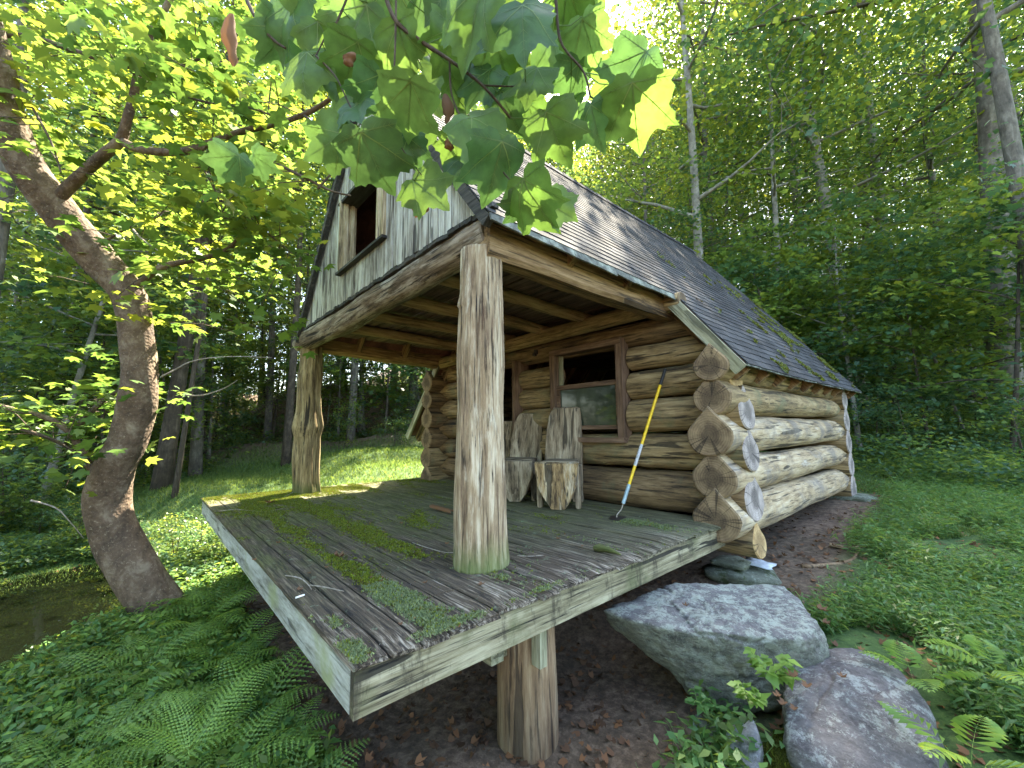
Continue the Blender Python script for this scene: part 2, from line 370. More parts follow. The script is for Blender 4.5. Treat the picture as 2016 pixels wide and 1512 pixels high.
MT['mossdark'] = leafmat('olive_moss', (.075, .085, .018), (.09, .10, .02), .15, .95, .4, False, .1)

def plain(name, c, rough=.5, metal=0, scr=0):
    t = NT(name); n = t.noise(t.obj((1, 1, 1)), 30, 5, .7)
    t.col(t.ramp(n, [(.35, tuple(x*.7 for x in c)), (.55, c), (.75, tuple(min(1, x*1.12) for x in c))])); t.rough(rough); t.b.inputs['Metallic'].default_value = metal
    return t.mat
MT['yellow'] = plain('yellow_fibreglass', (.80, .52, .01), .35)
MT['black'] = plain('black_rubber', (.015, .015, .015), .6)
MT['steelblue'] = plain('blue_grey_sleeve', (.30, .42, .47), .4, .3)
MT['labelw'] = plain('worn_silver_label', (.50, .52, .55), .5)
MT['ink'] = plain('dark_ink', (.04, .04, .06), .6)
MT['rust'] = plain('dark_steel', (.06, .05, .045), .5, .6)
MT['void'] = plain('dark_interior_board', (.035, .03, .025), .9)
MT['slate'] = plain('pale_slate', (.42, .47, .52), .5)
t = NT('window_glass'); t.col((.05, .06, .05)); t.rough(.05)
t.b.inputs['Specular IOR Level'].default_value = .5; t.b.inputs['IOR'].default_value = 1.45
n = t.noise(t.obj((1, 1, 1)), 3, 5, .6); t.setin(t.b, 'Base Color', t.ramp(n, [(.35, (.02, .028, .02)), (.7, (.06, .075, .05))]))
MT['glass'] = t.mat
t = NT('stream_water'); t.col((.003, .004, .002)); t.rough(.02); t.b.inputs['IOR'].default_value = 1.2
t.bump(t.noise(t.obj((1, 1, 1), world=True), 4, 3, .5), .03, .01); MT['water'] = t.mat

def ground_mat():
    t = NT('forest_floor'); w = t.obj((1, 1, 1), world=True)
    n1 = t.noise(w, 1.1, 7, .65); n2 = t.noise(w, 16, 6, .75); n3 = t.noise(w, .5, 4, .6)
    dirt = t.ramp(n2, [(.3, (.035, .024, .015)), (.5, (.10, .068, .042)), (.7, (.21, .15, .10))])
    litter = t.ramp(n2, [(.35, (.05, .03, .02)), (.5, (.13, .08, .05)), (.66, (.26, .18, .12))])
    green = t.ramp(n2, [(.3, (.02, .045, .012)), (.5, (.05, .10, .022)), (.7, (.09, .16, .035))])
    col = t.mix(t.ramp(n1, [(.42, 0), (.58, 1)]), dirt, litter)
    at_ = t.n('Attribute', attribute_name='lawn')
    gm = t.math('MULTIPLY', at_.outputs['Fac'], 1.0)
    gm = t.math('MULTIPLY', t.math('ADD', t.math('SUBTRACT', t.math('MULTIPLY', gm, 1.6), .6), n1), 1., True)
    col = t.mix(gm, col, green)
    t.col(col); t.rough(.95); t.bump(n2, .8, .03); return t.mat
MT['ground'] = ground_mat()

# ------------------------------------------------------------------ terrain
# control points in the level camera frame: (ahead, right, height)
TC = np.array([(0, 0, -.75), (-2, 0, -.8), (-4, -4, -.9), (-4, 4, -.7), (1.9, 2.3, -.72), (2.2, .3, -1.0), (2.1, -.5, -.95), (2.1, -1.3, -.86), (2.4, 1., -.95), (1.0, 1.6, -.75),
    (1.3, -1.6, -.80), (2.0, -2.5, -.88), (3.2, -2.7, -.88), (3.9, -3.4, -.80), (4.2, -2.2, -.95), (3.0, -1.0, -1.05), (4.2, -.9, -1.0), (3.2, .7, -.98), (2.4, 1.8, -.82), (2.0, 1.5, -.85), (2.8, 1.1, -.95),
    (3.4, 1.6, -.72), (3.1, 2.6, -.62), (4.4, 2.4, -.5), (5.2, 4, -.42), (6.4, 7.9, -.32), (9, 9.5, -.05), (7.0, 5.6, -.30), (8.5, 5.0, -.20),
    (5.0, -5.6, -1.75), (5.3, -4.9, -1.7), (4.6, -4.4, -1.25), (4.0, -5.2, -1.6), (3.0, -5.6, -1.6), (2.0, -4.6, -1.15), (1.0, -6, -1.7), (0, -7, -1.75), (-3, -9, -1.8),
    (6.4, -6.5, -1.7), (7.4, -7.6, -1.55), (8.6, -9.0, -1.25), (7.0, -5.0, -1.3), (5.6, -3.9, -1.15), (6.2, -3.0, -.85), (7.3, -2.6, -.5), (8.0, -4.5, -.75), (12, -8, -.45), (12, -14, -.85),
    (9.2, -3.2, -.30), (9.2, -1.0, -.25), (12, -3, -.05), (15, -4.5, .25), (20, -4, .9), (20, -10, .5), (20, -18, -.2), (6, 0, -.6), (6, 2.5, -.5), (8, 3, -.35), (5, 1, -.65),
    (11, 2, .1), (14, 0, .6), (11.8, 10.8, .15), (14, 8, .5), (13, 14, .7), (12, 5, .15),
    (20, 20, 3.6), (20, 10, 3.2), (20, 0, 2.2), (30, 30, 8.5), (30, 15, 9), (30, 0, 6.5), (30, -12, 4.2), (30, -25, 1.5), (45, 0, 12), (45, 30, 16), (45, -30, 5), (60, 0, 18), (70, 60, 22), (60, -60, 7),
    (0, 12, -.2), (-10, 0, -1), (-30, 0, -1.5), (-20, 25, 0), (-20, -25, -2), (0, 40, 3), (10, 22, 1.5), (0, -40, -1.5), (20, -45, 0), (80, 0, 24), (-70, 0, -3), (0, 80, 6), (0, -80, 0)], float)
def hfield(A, B):
    A = np.asarray(A, float); B = np.asarray(B, float); num = np.zeros_like(A); den = np.zeros_like(A)
    dist = np.hypot(A, B)
    for a, b, z in TC:
        d2 = (A-a)**2+(B-b)**2
        w = 1/(d2+.12+.012*dist**1.3)**2.1
        num += w*z; den += w
    return num/den
def ab(x, y):
    dx, dy = x-CAM.x, y-CAM.y
    return dx*HF.x+dy*HF.y, dx*HR.x+dy*HR.y
def hz(x, y):
    a, b = ab(x, y); return float(hfield(np.array([a]), np.array([b]))[0])
def ground_at(px, t):      # ground point under the photo column px at forward distance t
    p = at(px, 864, t); return Vector((p.x, p.y, hz(p.x, p.y)))
def axis(n, lim, k):
    u = np.linspace(-1, 1, n); return lim*np.sinh(k*u)/np.sinh(k)
NA = 300
ga, gb = np.meshgrid(3+axis(NA, 92, 4.6), axis(NA, 95, 4.2), indexing='ij')
gz = hfield(ga, gb)
gz += .02*np.sin(ga*2.3+gb*1.7)*np.cos(gb*3.1-ga) + .01*np.sin(ga*9+2*np.sin(gb*7))
PX = CAM.x+HF.x*ga+HR.x*gb; PY = CAM.y+HF.y*ga+HR.y*gb
V = np.stack([PX, PY, gz], -1).reshape(-1, 3)
ii, jj = np.meshgrid(np.arange(NA-1), np.arange(NA-1), indexing='ij'); b0 = (ii*NA+jj).ravel()
me = fast_mesh('ground', V, np.stack([b0, b0+1, b0+NA+1, b0+NA], -1)[:, ::-1], [MT['ground']], smooth=True)
def lawn_mask(A, B):
    """1 where it is grassy"""
    X = CAM.x+HF.x*A+HR.x*B; Y = CAM.y+HF.y*A+HR.y*B
    back = np.clip((A-6.3-np.maximum(0, -B-4)*.3)/1.5, 0, 1)*np.clip((20-A+.2*B*(B < 0))/4, 0, 1)
    under = ((X > -5.5) & (X < .5) & (Y > .2) & (Y < 8.8))
    left = np.clip((X+5.4)/-.5, 0, 1)*(A > 5.2)*(A < 14); back = np.maximum(back, left)
    right = np.clip((X-.45)/.5, 0, 1)*(Y > .5)*np.clip((13.-A)/2, 0, 1)
    m = np.maximum(back, right); m[under] = 0
    return m
at_ = me.attributes.new('lawn', 'FLOAT', 'POINT'); at_.data.foreach_set('value', lawn_mask(ga, gb).ravel().astype(np.float32))
g = link('ground', me); tag(g, kind='structure')
wb = MB(); c = fr(3, -7.5); q = [fr(10, -14), fr(10.5, -6.5), fr(6.6, -3.9), fr(4.2, -3.7), fr(1.0, -4), fr(-8, -7), fr(-10, -16)]
wb.add([(p.x, p.y, -1.5) for p in q], [tuple(range(len(q)))[::-1]])
for f_ in range(1): pass
tag(wb.build('stream', MT['water']), kind='structure')

# ------------------------------------------------------------------ the log cabin
cabin = empty('log_cabin', (-2.5, 3.66, -.4))
tag(cabin, 'rustic log cabin with steep dark shingled roof and open moss-covered porch deck', 'cabin')

def log(name, p0, p1, r0, r1=None, mat='log', end0='endb', end1='endb', e0=None, e1=None, parent=None, wob=.012, rough=.05, n=40, seg=.085, flat=0, knots=0, cut0=0, cut1=0):
    """tapered log; e0/e1 'v' = V-notched end section; cut = skew of the end face"""
    parent = parent or cabin
    r1 = r1 or r0; L = (Vector(p1)-Vector(p0)).length; k = max(4, int(L/seg)); mw = axis_matrix(p0, p1)
    sd_ = random.uniform(0, 100); mb = MB(); vs = []
    chk = [(random.uniform(0, 6.28), random.uniform(-.3, .6)*L, random.uniform(.3, .9)*L, random.uniform(.04, .10)) for _ in range(4)]
    kn = [(random.uniform(.1, .9)*L, random.uniform(0, 6.28), random.uniform(.05, .09)) for _ in range(knots)]
    for i in range(k+1):
        x = L*i/k; u = i/k; r = r0+(r1-r0)*u
        cy = wob*noise.noise(Vector((x*.9, sd_, 0))); cz = wob*noise.noise(Vector((x*.9, sd_, 9)))
        for j in range(n):
            a = 2*math.pi*j/n; c, s = math.cos(a), math.sin(a)
            q = 1+rough*noise.noise(Vector((x*1.1+sd_, c*1.1, s*1.1)))+rough*.45*noise.noise(Vector((x*3+sd_, c*4, s*4)))
            q += rough*.3*noise.noise(Vector((x*1.5+sd_, c*9, s*9)))
            for (kx, ka, kr) in kn:
                d = math.hypot((x-kx)/kr, (((a-ka+math.pi) % 6.283)-math.pi)*r/kr)
                if d < 2: q += .16*math.exp(-d*d*1.4)
            for (ca, cx0, cl, cd) in chk:
                if cx0 < x < cx0+cl:
                    dd_ = ((a-ca-.25*noise.noise(Vector((x*1.7, ca, 0)))+math.pi) % 6.283)-math.pi
                    if abs(dd_) < .3: q -= cd*math.exp(-(dd_/.075)**2)*min(1, (x-cx0)*4, (cx0+cl-x)*4)
            w = 0
            if e0 == 'v': w = max(w, 1-max(0, x-.36)/.12)
            if e1 == 'v': w = max(w, 1-max(0, (L-x)-.36)/.12)
            w = max(0, min(1, w)); q *= 1+.08*w*(abs(c)**1.5)
            if w and s > .3: q = q*(1-w)+w*min(1.40/(abs(c)*1.1+s), 1.40)
            if flat and s*q > flat: q = flat/s
            xx = x
            if i == 0: xx += cut0*s*r
            if i == k: xx += cut1*s*r
            vs.append((xx, cy+c*r*q, cz+s*r*q))
    fs = [(i*n+j, (i+1)*n+j, (i+1)*n+(j+1) % n, i*n+(j+1) % n) for i in range(k) for j in range(n)]
    mb.add(vs, fs, 0)
    # end caps with a slightly recessed centre
    for (i, rev, mi) in ((0, False, 1), (k, True, 2)):
        ring = [i*n+j for j in range(n)]; cx = sum(vs[a][0] for a in ring)/n; cy = sum(vs[a][1] for a in ring)/n; cz = sum(vs[a][2] for a in ring)/n
        o_ = .012 if rev else -.012
        vv = [vs[a] for a in ring]+[(vs[a][0]+o_, cy+(vs[a][1]-cy)*.93, cz+(vs[a][2]-cz)*.93) for a in ring]+[(cx+o_*.6, cy, cz)]
        fs = [(n+(j+1) % n, n+j, 2*n) if rev else (n+j, n+(j+1) % n, 2*n) for j in range(n)]
        fs += [((j+1) % n, j, n+j, n+(j+1) % n) if rev else (j, (j+1) % n, n+(j+1) % n, n+j) for j in range(n)]
        fs = [tuple(reversed(f)) for f in fs]
        mb.add(vv, fs, mi)
    o = mb.build(name, [MT[mat], MT[end0], MT[end1]], parent, mw)
    me = o.data; sm = [m == 0 for m in mb.m]; me.polygons.foreach_set('use_smooth', sm)
    return o

WY = 3.74                                   # centre line of the front wall
# --- front wall (logs along X); right of the window
front = [(1.73, .145), (1.40, .165), (1.04, .195), (.635, .20), (.20, .225)]
for i, (z, r) in enumerate(front):
    full = z < .75 
    x0 = -2.98 if full else -1.06
    end = [-.10, .09, .17, .18, .18][i]
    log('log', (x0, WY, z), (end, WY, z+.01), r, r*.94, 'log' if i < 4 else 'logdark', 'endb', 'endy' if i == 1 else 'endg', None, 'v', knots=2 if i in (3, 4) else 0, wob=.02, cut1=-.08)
log('log', (-5.6, WY, -.20), (.20, WY-.02, -.19), .15, .14, 'log', 'endg', 'endy', None, 'v', cut1=-.12)
# stubs between door and window
for z, r in ((1.66, .15), (1.36, .155), (1.05, .155), (.76, .14)):
    log('log', (-2.96, WY, z), (-2.27, WY, z+.005), r, r, 'log', wob=.006, end1='endb')
# left of the door
for i, (z, r) in enumerate(((1.98, .15), (1.66, .165), (1.30, .175), (.93, .18), (.57, .175), (.22, .17))):
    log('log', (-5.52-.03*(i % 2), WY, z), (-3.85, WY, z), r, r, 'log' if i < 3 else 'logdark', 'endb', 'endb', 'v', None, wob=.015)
# top plates, full width
log('plate_log', (-5.45, WY, 2.06), (-.26, WY, 2.02), .15, .14, 'logdark', 'endb', 'endb')
log('plate_log', (-5.3, WY-.28, 2.17), (-.28, WY-.28, 2.22), .10, .095, 'log', 'endb', 'endb')
# --- right side wall (logs along Y)
side = [(1.49, .155, 'log', .02, .0), (1.18, .17, 'log', .01, .03), (.82, .20, 'logpale', -.03, .02), (.42, .195, 'logpale', -.03, .02), (.04, .205, 'logpale', -.02, -.02)]
for i, (z, r, m_, dx, dz) in enumerate(side):
    log('log', (-.01+dx, 3.36+.02*(i % 2), z), (.0, 8.42, z+dz-.02), r*1.0, r*.86, m_, 'endb', 'endg', 'v', 'v', wob=.022, cut0=0, rough=.045, knots=2)
# --- back wall and left wall
for z, r in ((1.70, .17), (1.34, .17), (.98, .18), (.62, .18), (.25, .18), (-.12, .19)):
    log('log', (-5.5, 8.12, z), (.20 if z < 1.5 else -.02, 8.12, z), r, r, 'log', 'endg', 'endg', 'v', 'v')
for z, r in ((1.82, .17), (1.48, .17), (1.12, .18), (.76, .18), (.40, .18), (.04, .18), (-.25, .15)):
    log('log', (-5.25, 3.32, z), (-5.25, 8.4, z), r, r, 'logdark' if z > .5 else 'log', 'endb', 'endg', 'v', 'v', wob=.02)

# --- window: timber frame, open dark upper half, glazed lower sash
def boxpart(name, boxes, mat, parent=None, bev=0):
    mb = MB()
    for b in boxes: mb.box(b[0], b[1], m=0, jit=b[2] if len(b) > 2 else .002)
    c = Vector(boxes[0][0]); d = boxes[0][1]; ax = max(range(3), key=lambda k: d[k])
    v = Vector((0, 0, 0)); v[ax] = 1
    return mb.build(name, MT[mat] if isinstance(mat, str) else mat, parent or cabin, local=axis_matrix(c, c+v))
x0, x1, z0, z1 = -2.24, -1.08, .73, 1.98
yf = WY-.14
win = boxpart('window_frame', [((x0+.04, yf, (z0+z1)/2), (.085, .16, z1-z0))], 'windowwood')
tag(win, 'brown timber window frame with open dark upper half')
boxpart('jamb', [((x1-.04, yf, (z0+z1)/2), (.085, .16, z1-z0))], 'windowwood', win)
boxpart('head', [(((x0+x1)/2, yf-.004, z1-.035), (x1-x0, .165, .075))], 'windowwood', win)
boxpart('sill', [(((x0+x1)/2, yf-.012, z0+.03), (x1-x0+.02, .19, .06))], 'windowwood', win)
sash = boxpart('sash', [(((x0+x1)/2, yf-.01, 1.46), (x1-x0-.17, .055, .06)), ((x0+.105, yf-.01, 1.20), (.045, .05, .58)), ((x1-.105, yf-.01, 1.20), (.045, .05, .58)), (((x0+x1)/2, yf-.01, .915), (x1-x0-.17, .052, .05))], 'windowwood', win)
boxpart('track', [((x0+.10, yf+.03, 1.7), (.03, .03, .46)), ((x0+.125, yf+.05, 1.7), (.012, .03, .46))], 'rake', win)
gp = MB(); gp.box(((x0+x1)/2, yf-.006, 1.19), (x1-x0-.23, .008, .52)); gp.build('pane', MT['glass'], win)
# door opening with dark frame and part-open plank door
dr = boxpart('door_frame', [((-2.99, WY-.08, .95), (.06, .30, 2.0))], 'windowwood')
boxpart('jamb', [((-3.86, WY-.08, .95), (.06, .30, 2.0))], 'windowwood', dr)
boxpart('lantern_hook', [((-2.55, WY-.17, 2.03), (.05, .03, .07)), ((-2.55, WY-.20, 1.99), (.035, .05, .045))], 'rust')
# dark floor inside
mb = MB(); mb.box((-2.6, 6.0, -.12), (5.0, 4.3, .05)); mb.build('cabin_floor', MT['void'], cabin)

# --- porch posts
def post(name, base, top, prof, mat, n=96, label=None, seed=3, tw=.0, lob=.10):
    H = (Vector(top)-Vector(base)).length; mw = axis_matrix(base, top); mb = MB(); k = 110; vs = []
    for i in range(k+1):
        u = i/k; x = u*H; r = lerp(prof, u)
        cy = .022*noise.noise(Vector((x*1.3, seed, 0))); cz = .022*noise.noise(Vector((x*1.3, seed, 7)))
        for j in range(n):
            a = 2*math.pi*j/n; c, s = math.cos(a+tw*u), math.sin(a+tw*u)
            q = 1+lob*noise.noise(Vector((x*.7, c*1.5+seed, s*1.5)))+.07*noise.noise(Vector((x*1.2, c*4+seed, s*4)))
            f = noise.noise(Vector((x*1.6, c*13+seed, s*13))); q += .05*f - .16*max(0, noise.noise(Vector((x*.6, c*8+seed, s*8+3)))-.22)+.028*noise.noise(Vector((x*4, c*30+seed, s*30)))
            if u > .8: q += .12*math.exp(-(((x-1.74)/.07)**2+(((a-4.3+3.14) % 6.283-3.14)/.4)**2))
            vs.append((x, cy+c*r*q, cz+s*r*q))
    fs = [(i*n+j, (i+1)*n+j, (i+1)*n+(j+1) % n, i*n+(j+1) % n) for i in range(k) for j in range(n)]
    mb.add(vs, fs+[tuple(range(n)), tuple(k*n+j for j in range(n-1, -1, -1))])
    o = mb.build(name, MT[mat], cabin, mw, smooth=True)
    if label: o['label'] = label
    return o
pp = post('porch_post', (-.64, 1.09, -.01), (-.59, 1.07, 2.17), [(0, .192), (.06, .182), (.2, .18), (.35, .172), (.5, .162), (.62, .170), (.72, .158), (.85, .148), (.93, .146), (1, .142)], 'post', label='thick barkless pale post at the near corner of the porch')
post('porch_post', (-5.13, 1.22, -.01), (-5.02, 1.16, 2.2), [(0, .20), (.08, .18), (.25, .175), (.38, .165), (.45, .20), (.55, .165), (.7, .155), (.8, .165), (.9, .15), (1, .145)], 'post2', label='knobbly mossy-footed post at the far corner of the porch', seed=21, lob=.22)
# --- porch beams and poles
log('gable_beam', (-5.25, 1.12, 2.27), (-.50, 1.10, 2.285), .155, .135, 'beamgrey', 'endb', 'endg', wob=.05, rough=.07, n=26, knots=2, flat=.94)
bm = MB()
k = 26; vs = []
for i in range(k+1):
    y = 1.02+2.75*i/k
    for (xx, zz) in ((-.66, 2.11), (-.46, 2.08), (-.43, 2.11), (-.43, 2.31), (-.47, 2.34), (-.66, 2.34)):
        vs.append((xx+.012*noise.noise(Vector((xx*9, y*2, zz*9))), y, zz+.02*noise.noise(Vector((xx*3, y*1.6, zz*3)))))
bm.add(vs, [(i*6+j, i*6+(j+1) % 6, (i+1)*6+(j+1) % 6, (i+1)*6+j) for i in range(k) for j in range(6)]+[tuple(range(5, -1, -1)), tuple(k*6+j for j in range(6))])
bm.build('side_beam', MT['beam'], cabin, local=axis_matrix((-.5, 1.02, 2.25), (-.5, 3.8, 2.25)))['label'] = 'hewn brown beam over the near side of the porch'
log('side_beam', (-5.05, 1.0, 2.28), (-5.05, 4.0, 2.20), .14, .16, 'beam', wob=.03, knots=3)
for x, r in ((-1.50, .065), (-2.28, .07), (-3.05, .065), (-3.95, .07)):
    log('ceiling_pole', (x, 1.15, 2.30), (x-.04, 3.62, 2.30), r, r*1.05, 'pole', wob=.03, n=14)
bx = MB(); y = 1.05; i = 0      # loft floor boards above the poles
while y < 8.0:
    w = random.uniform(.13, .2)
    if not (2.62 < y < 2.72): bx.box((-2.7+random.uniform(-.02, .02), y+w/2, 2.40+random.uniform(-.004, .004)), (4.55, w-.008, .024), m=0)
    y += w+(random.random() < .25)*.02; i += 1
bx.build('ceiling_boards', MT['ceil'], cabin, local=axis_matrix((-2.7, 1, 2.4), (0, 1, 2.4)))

# --- gable
RX, RZ = -2.55, 5.12
SR = 1.27; SLF = 1.165          # right and left slopes
GY = 1.02
def clipx(x): return RZ-(abs(x-RX)*(SR if x > RX else SLF))
ox0, ox1, oz0, oz1 = -3.22, -2.16, 2.82, 3.66
gb_ = MB(); x = -4.93
while x < -.36:
    w = random.uniform(.085, .125); w = min(w, -.34-x)
    a, b = x+.003, x+w-.004; zb = 2.39+random.uniform(-.008, .008)
    if -1.5 < x < -.8: zb += random.uniform(0, .05)
    def seg(zl, ta, tb):
        yj = random.uniform(-.003, .003)
        if ta <= zl+.005 and tb <= zl+.005: return
        ta = max(ta, zl+.004); tb = max(tb, zl+.004)
        m_ = (a+b)/2; cut = [random.uniform(-.006, .006) for _ in range(3)]
        gb_.prism([(a, zl+cut[0]), (m_, zl+cut[1]), (b, zl+cut[2]), (b, tb), (a, ta)], GY+yj-.011, GY+yj+.011)
    ta, tb = clipx(a)-.02, clipx(b)-.02
    if b < ox0 or a > ox1: seg(zb, ta, tb)
    else: seg(zb, oz0, oz0); seg(oz1, ta, tb)
    x += w
gw = gb_.build('gable_wall', MT['whiteboard'], cabin, local=axis_matrix((-2.5, GY, 2.4), (-2.5, GY, 5)))
# dark drip board and ragged lower edge
mb = MB(); k = 60
for i in range(k):
    xa = -4.96+4.62*i/k; xb = xa+4.62/k+.0
    mb.box(((xa+xb)/2, GY-.018+.004*math.sin(i*2.1), 2.385+.006*math.sin(i*1.3)+.004*random.random()), (xb-xa, .05+.012*random.random(), .035), jit=.004)
mb.build('drip_board', MT['trim'], cabin, local=axis_matrix((-2.5, GY, 2.38), (0, GY, 2.38)))
# loft window
lw = boxpart('loft_window', [((ox0+.015, GY+.01, (oz0+oz1)/2), (.03, .20, oz1-oz0+.02)), ((ox0-.045, GY-.03, (oz0+oz1)/2), (.09, .04, oz1-oz0+.04))], 'casing')
boxpart('jamb', [((ox1-.0, GY+.03, (oz0+oz1)/2), (.03, .20, oz1-oz0+.02)), ((ox1+.055, GY-.03, (oz0+oz1)/2), (.08, .04, oz1-oz0+.04)), ((ox1-.01, GY-.045, (oz0+oz1)/2-.01), (.03, .04, oz1-oz0-.1))], 'casing', lw)
boxpart('head', [(((ox0+ox1)/2, GY+.02, oz1-.0), (ox1-ox0, .20, .035)), (((ox0+ox1)/2, GY-.04, oz1+.028), (ox1-ox0+.26, .05, .025))], 'trim', lw)
boxpart('sill', [(((ox0+ox1)/2, GY-.025, oz0-.02), (ox1-ox0+.26, .09, .03))], 'trim', lw)
boxpart('reveal_strip', [((ox0+.04, GY-.02, (oz0+oz1)/2), (.022, .05, oz1-oz0-.02)), ((ox0+.04, GY+.06, (oz0+oz1)/2), (.022, .04, oz1-oz0-.02))], 'casing', lw)

# --- roof
def roofpt(side, s, y, off=0):
    """s = distance down the slope from the ridge"""
    sl_ = SR if side > 0 else SLF; a = math.atan(sl_)
    sag = -.035*math.sin(math.pi*min(1, max(0, (y-1)/7.6)))
    x = RX+side*s*math.cos(a); z = RZ-s*math.sin(a)+sag
    return Vector((x+side*off*math.sin(a), y, z+off*math.cos(a)))
aR, aL = math.atan(SR), math.atan(SLF)
sPR = (-.325-RX)/math.cos(aR); sMR = (.30-RX)/math.cos(aR)
sPL = (RX+4.99)/math.cos(aL); sML = (RX+6.22)/math.cos(aL)-.55*0
YR0, YR1, YW = .93, 8.95, 3.43
def y_front(side, s): return YR0 if s < (sPR if side > 0 else sPL)+.02 else YW
def roof_side(side):
    sP, sM = (sPR, sMR) if side > 0 else (sPL, sML)
    mb = MB(); e = .115; k = int(sM/e)+1
    for i in range(k):
        s0 = i*e; s1 = min(s0+e+.03, sM+.02); y = y_front(side, (s0+s1)/2 if s1 < sP else max(s0, s1-.02)) + random.uniform(-.012, .012)
        if i*e > sP-.02: y = YW+random.uniform(-.015, .02)+.0
        y += -(i % 2)*.0; first = True
        while y < YR1-.01:
            w = random.choice((.16, .33, .33, .3))*random.uniform(.94, 1.06); yb = min(y+w, YR1+random.uniform(-.02, .02))
            lift = random.uniform(0, .003)
            j0, j1 = random.uniform(-.008, .008), random.uniform(-.008, .008)
            P = [roofpt(side, s0, y+.002, .012), roofpt(side, s0, yb-.003, .012), roofpt(side, s1+j0, yb-.003, .019+lift), roofpt(side, s1+j1, y+.002, .019+lift)]
            n_ = [p-(roofpt(side, 1, 0, .008)-roofpt(side, 1, 0, 0)) for p in P]
            fs = [(0, 1, 2, 3), (7, 6, 5, 4), (0, 4, 5, 1), (1, 5, 6, 2), (2, 6, 7, 3), (3, 7, 4, 0)]
            if side < 0: fs = [tuple(reversed(f)) for f in fs]
            mb.add(P+n_, fs); y = yb
    o = mb.build('roof', MT['shingle'], cabin, mw=Matrix())
    # sheathing
    sb = MB()
    for (sa, sb_, ya, yb, m_) in ((0, sP, YR0+.03, YR1-.03, 0), (sP, sM-.02, YW+.02, YR1-.03, 0)):
        ny = 10
        for q in range(ny):
            y0_, y1_ = ya+(yb-ya)*q/ny, ya+(yb-ya)*(q+1)/ny
            P = [roofpt(side, sa, y0_, .0), roofpt(side, sa, y1_, .0), roofpt(side, sb_, y1_, .0), roofpt(side, sb_, y0_, .0)]
            Q = [roofpt(side, sa, y0_, -.018), roofpt(side, sa, y1_, -.018), roofpt(side, sb_, y1_, -.018), roofpt(side, sb_, y0_, -.018)]
            fs = [(0, 1, 2, 3), (7, 6, 5, 4), (0, 4, 5, 1), (1, 5, 6, 2), (2, 6, 7, 3), (3, 7, 4, 0)]
            if side < 0: fs = [tuple(reversed(f)) for f in fs]
            sb.add(P+Q, fs)
    sb.build('sheathing', MT['under'], o, mw=Matrix())
    return o
roofR = roof_side(1); roofL = roof_side(-1)
roofR['label'] = 'dark grey shingled roof slope facing the viewer'; roofL['label'] = 'far roof slope hidden behind the ridge'
rc = MB()
for i in range(27):
    y = YR0+i*.3; h = .10
    a_ = roofpt(1, h, y, .035); b_ = roofpt(-1, h, y, .035); tp = roofpt(1, 0, y, .055); a2 = roofpt(1, h, y+.32, .032); b2 = roofpt(-1, h, y+.32, .032); t2 = roofpt(1, 0, y+.32, .045)
    rc.add([a_, tp, b_, a2, t2, b2], [(0, 3, 4, 1), (1, 4, 5, 2)])
rc.build('ridge_cap', MT['shingle'], cabin, mw=Matrix())
# thick lichened edge courses (turned down, broken into pieces)
eb = MB()
def edge_strip(fn, n, th=.035, drop=.06):
    for i in range(n):
        p, q, dn, outw = fn(i/n), fn((i+1)/n-.002), Vector((0, 0, -1)), fn(-1)
        d0, d1 = drop*random.uniform(.8, 1.2), drop*random.uniform(.8, 1.2)
        A = [p, q, q+outw*d1, p+outw*d0]; nn = (q-p).cross(outw).normalized()*(.012)
        B = [a+nn for a in A]
        eb.add(A+B, [(0, 1, 2, 3), (7, 6, 5, 4), (0, 4, 5, 1), (1, 5, 6, 2), (2, 6, 7, 3), (3, 7, 4, 0)])
dR = (roofpt(1, 2, 0)-roofpt(1, 1, 0)).normalized()
edge_strip(lambda u: (dR*.6+Vector((0, 0, -.6))).normalized() if u < 0 else roofpt(1, sPR-.01, YR0+(YW+.03-YR0)*u, .016), 9, drop=.075)
eb.build('eave_shingles', MT['shedge'], roofR, mw=Matrix()); eb = MB()
edge_strip(lambda u: (dR*.7+Vector((0, 0, -.5))).normalized() if u < 0 else roofpt(1, sMR-.0, YW+(YR1-YW)*u, .014), 18, drop=.03)
eb.build('eave_shingles', MT['shedge'], roofR, mw=Matrix())
# rake trim on the gable
mb = MB()
for side, sP in ((1, sPR), (-1, sPL)):
    k = 16
    for i in range(k):
        p, q = roofpt(side, sP*i/k, YR0+.0), roofpt(side, sP*(i+1)/k, YR0+.0)
        up = (roofpt(side, 1, 0, 1)-roofpt(side, 1, 0, 0))
        A = [p+up*.0, q+up*.0, q-up*.085, p-up*.085]; B = [v+Vector((0, .06, 0)) for v in A]
        fs = [(0, 1, 2, 3), (7, 6, 5, 4), (0, 4, 5, 1), (1, 5, 6, 2), (2, 6, 7, 3), (3, 7, 4, 0)]
        mb.add(A+B, fs)
mb.build('rake_trim', MT['trim'], cabin, mw=Matrix())
# lower rake boards where the roof steps down past the porch
for side, s0, s1, m_ in ((1, sPR-.28, sMR+.02, 'rake'), (-1, sPL+.05, sML, 'rake')):
    p, q = roofpt(side, s0, YW-.02, -.06), roofpt(side, s1, YW-.02, -.06)
    mw = axis_matrix(p, q); mb = MB(); mb.box(((q-p).length/2, 0, 0), ((q-p).length, .045, .125), jit=.004)
    up = (roofpt(side, 1, 0, 1)-roofpt(side, 1, 0, 0)); mw2 = Matrix((( q-p).normalized(), Vector((0, 1, 0)), (q-p).normalized().cross(Vector((0, 1, 0))))).transposed().to_4x4(); mw2.translation = p
    mb.build('rake_board', MT[m_], cabin, mw2)
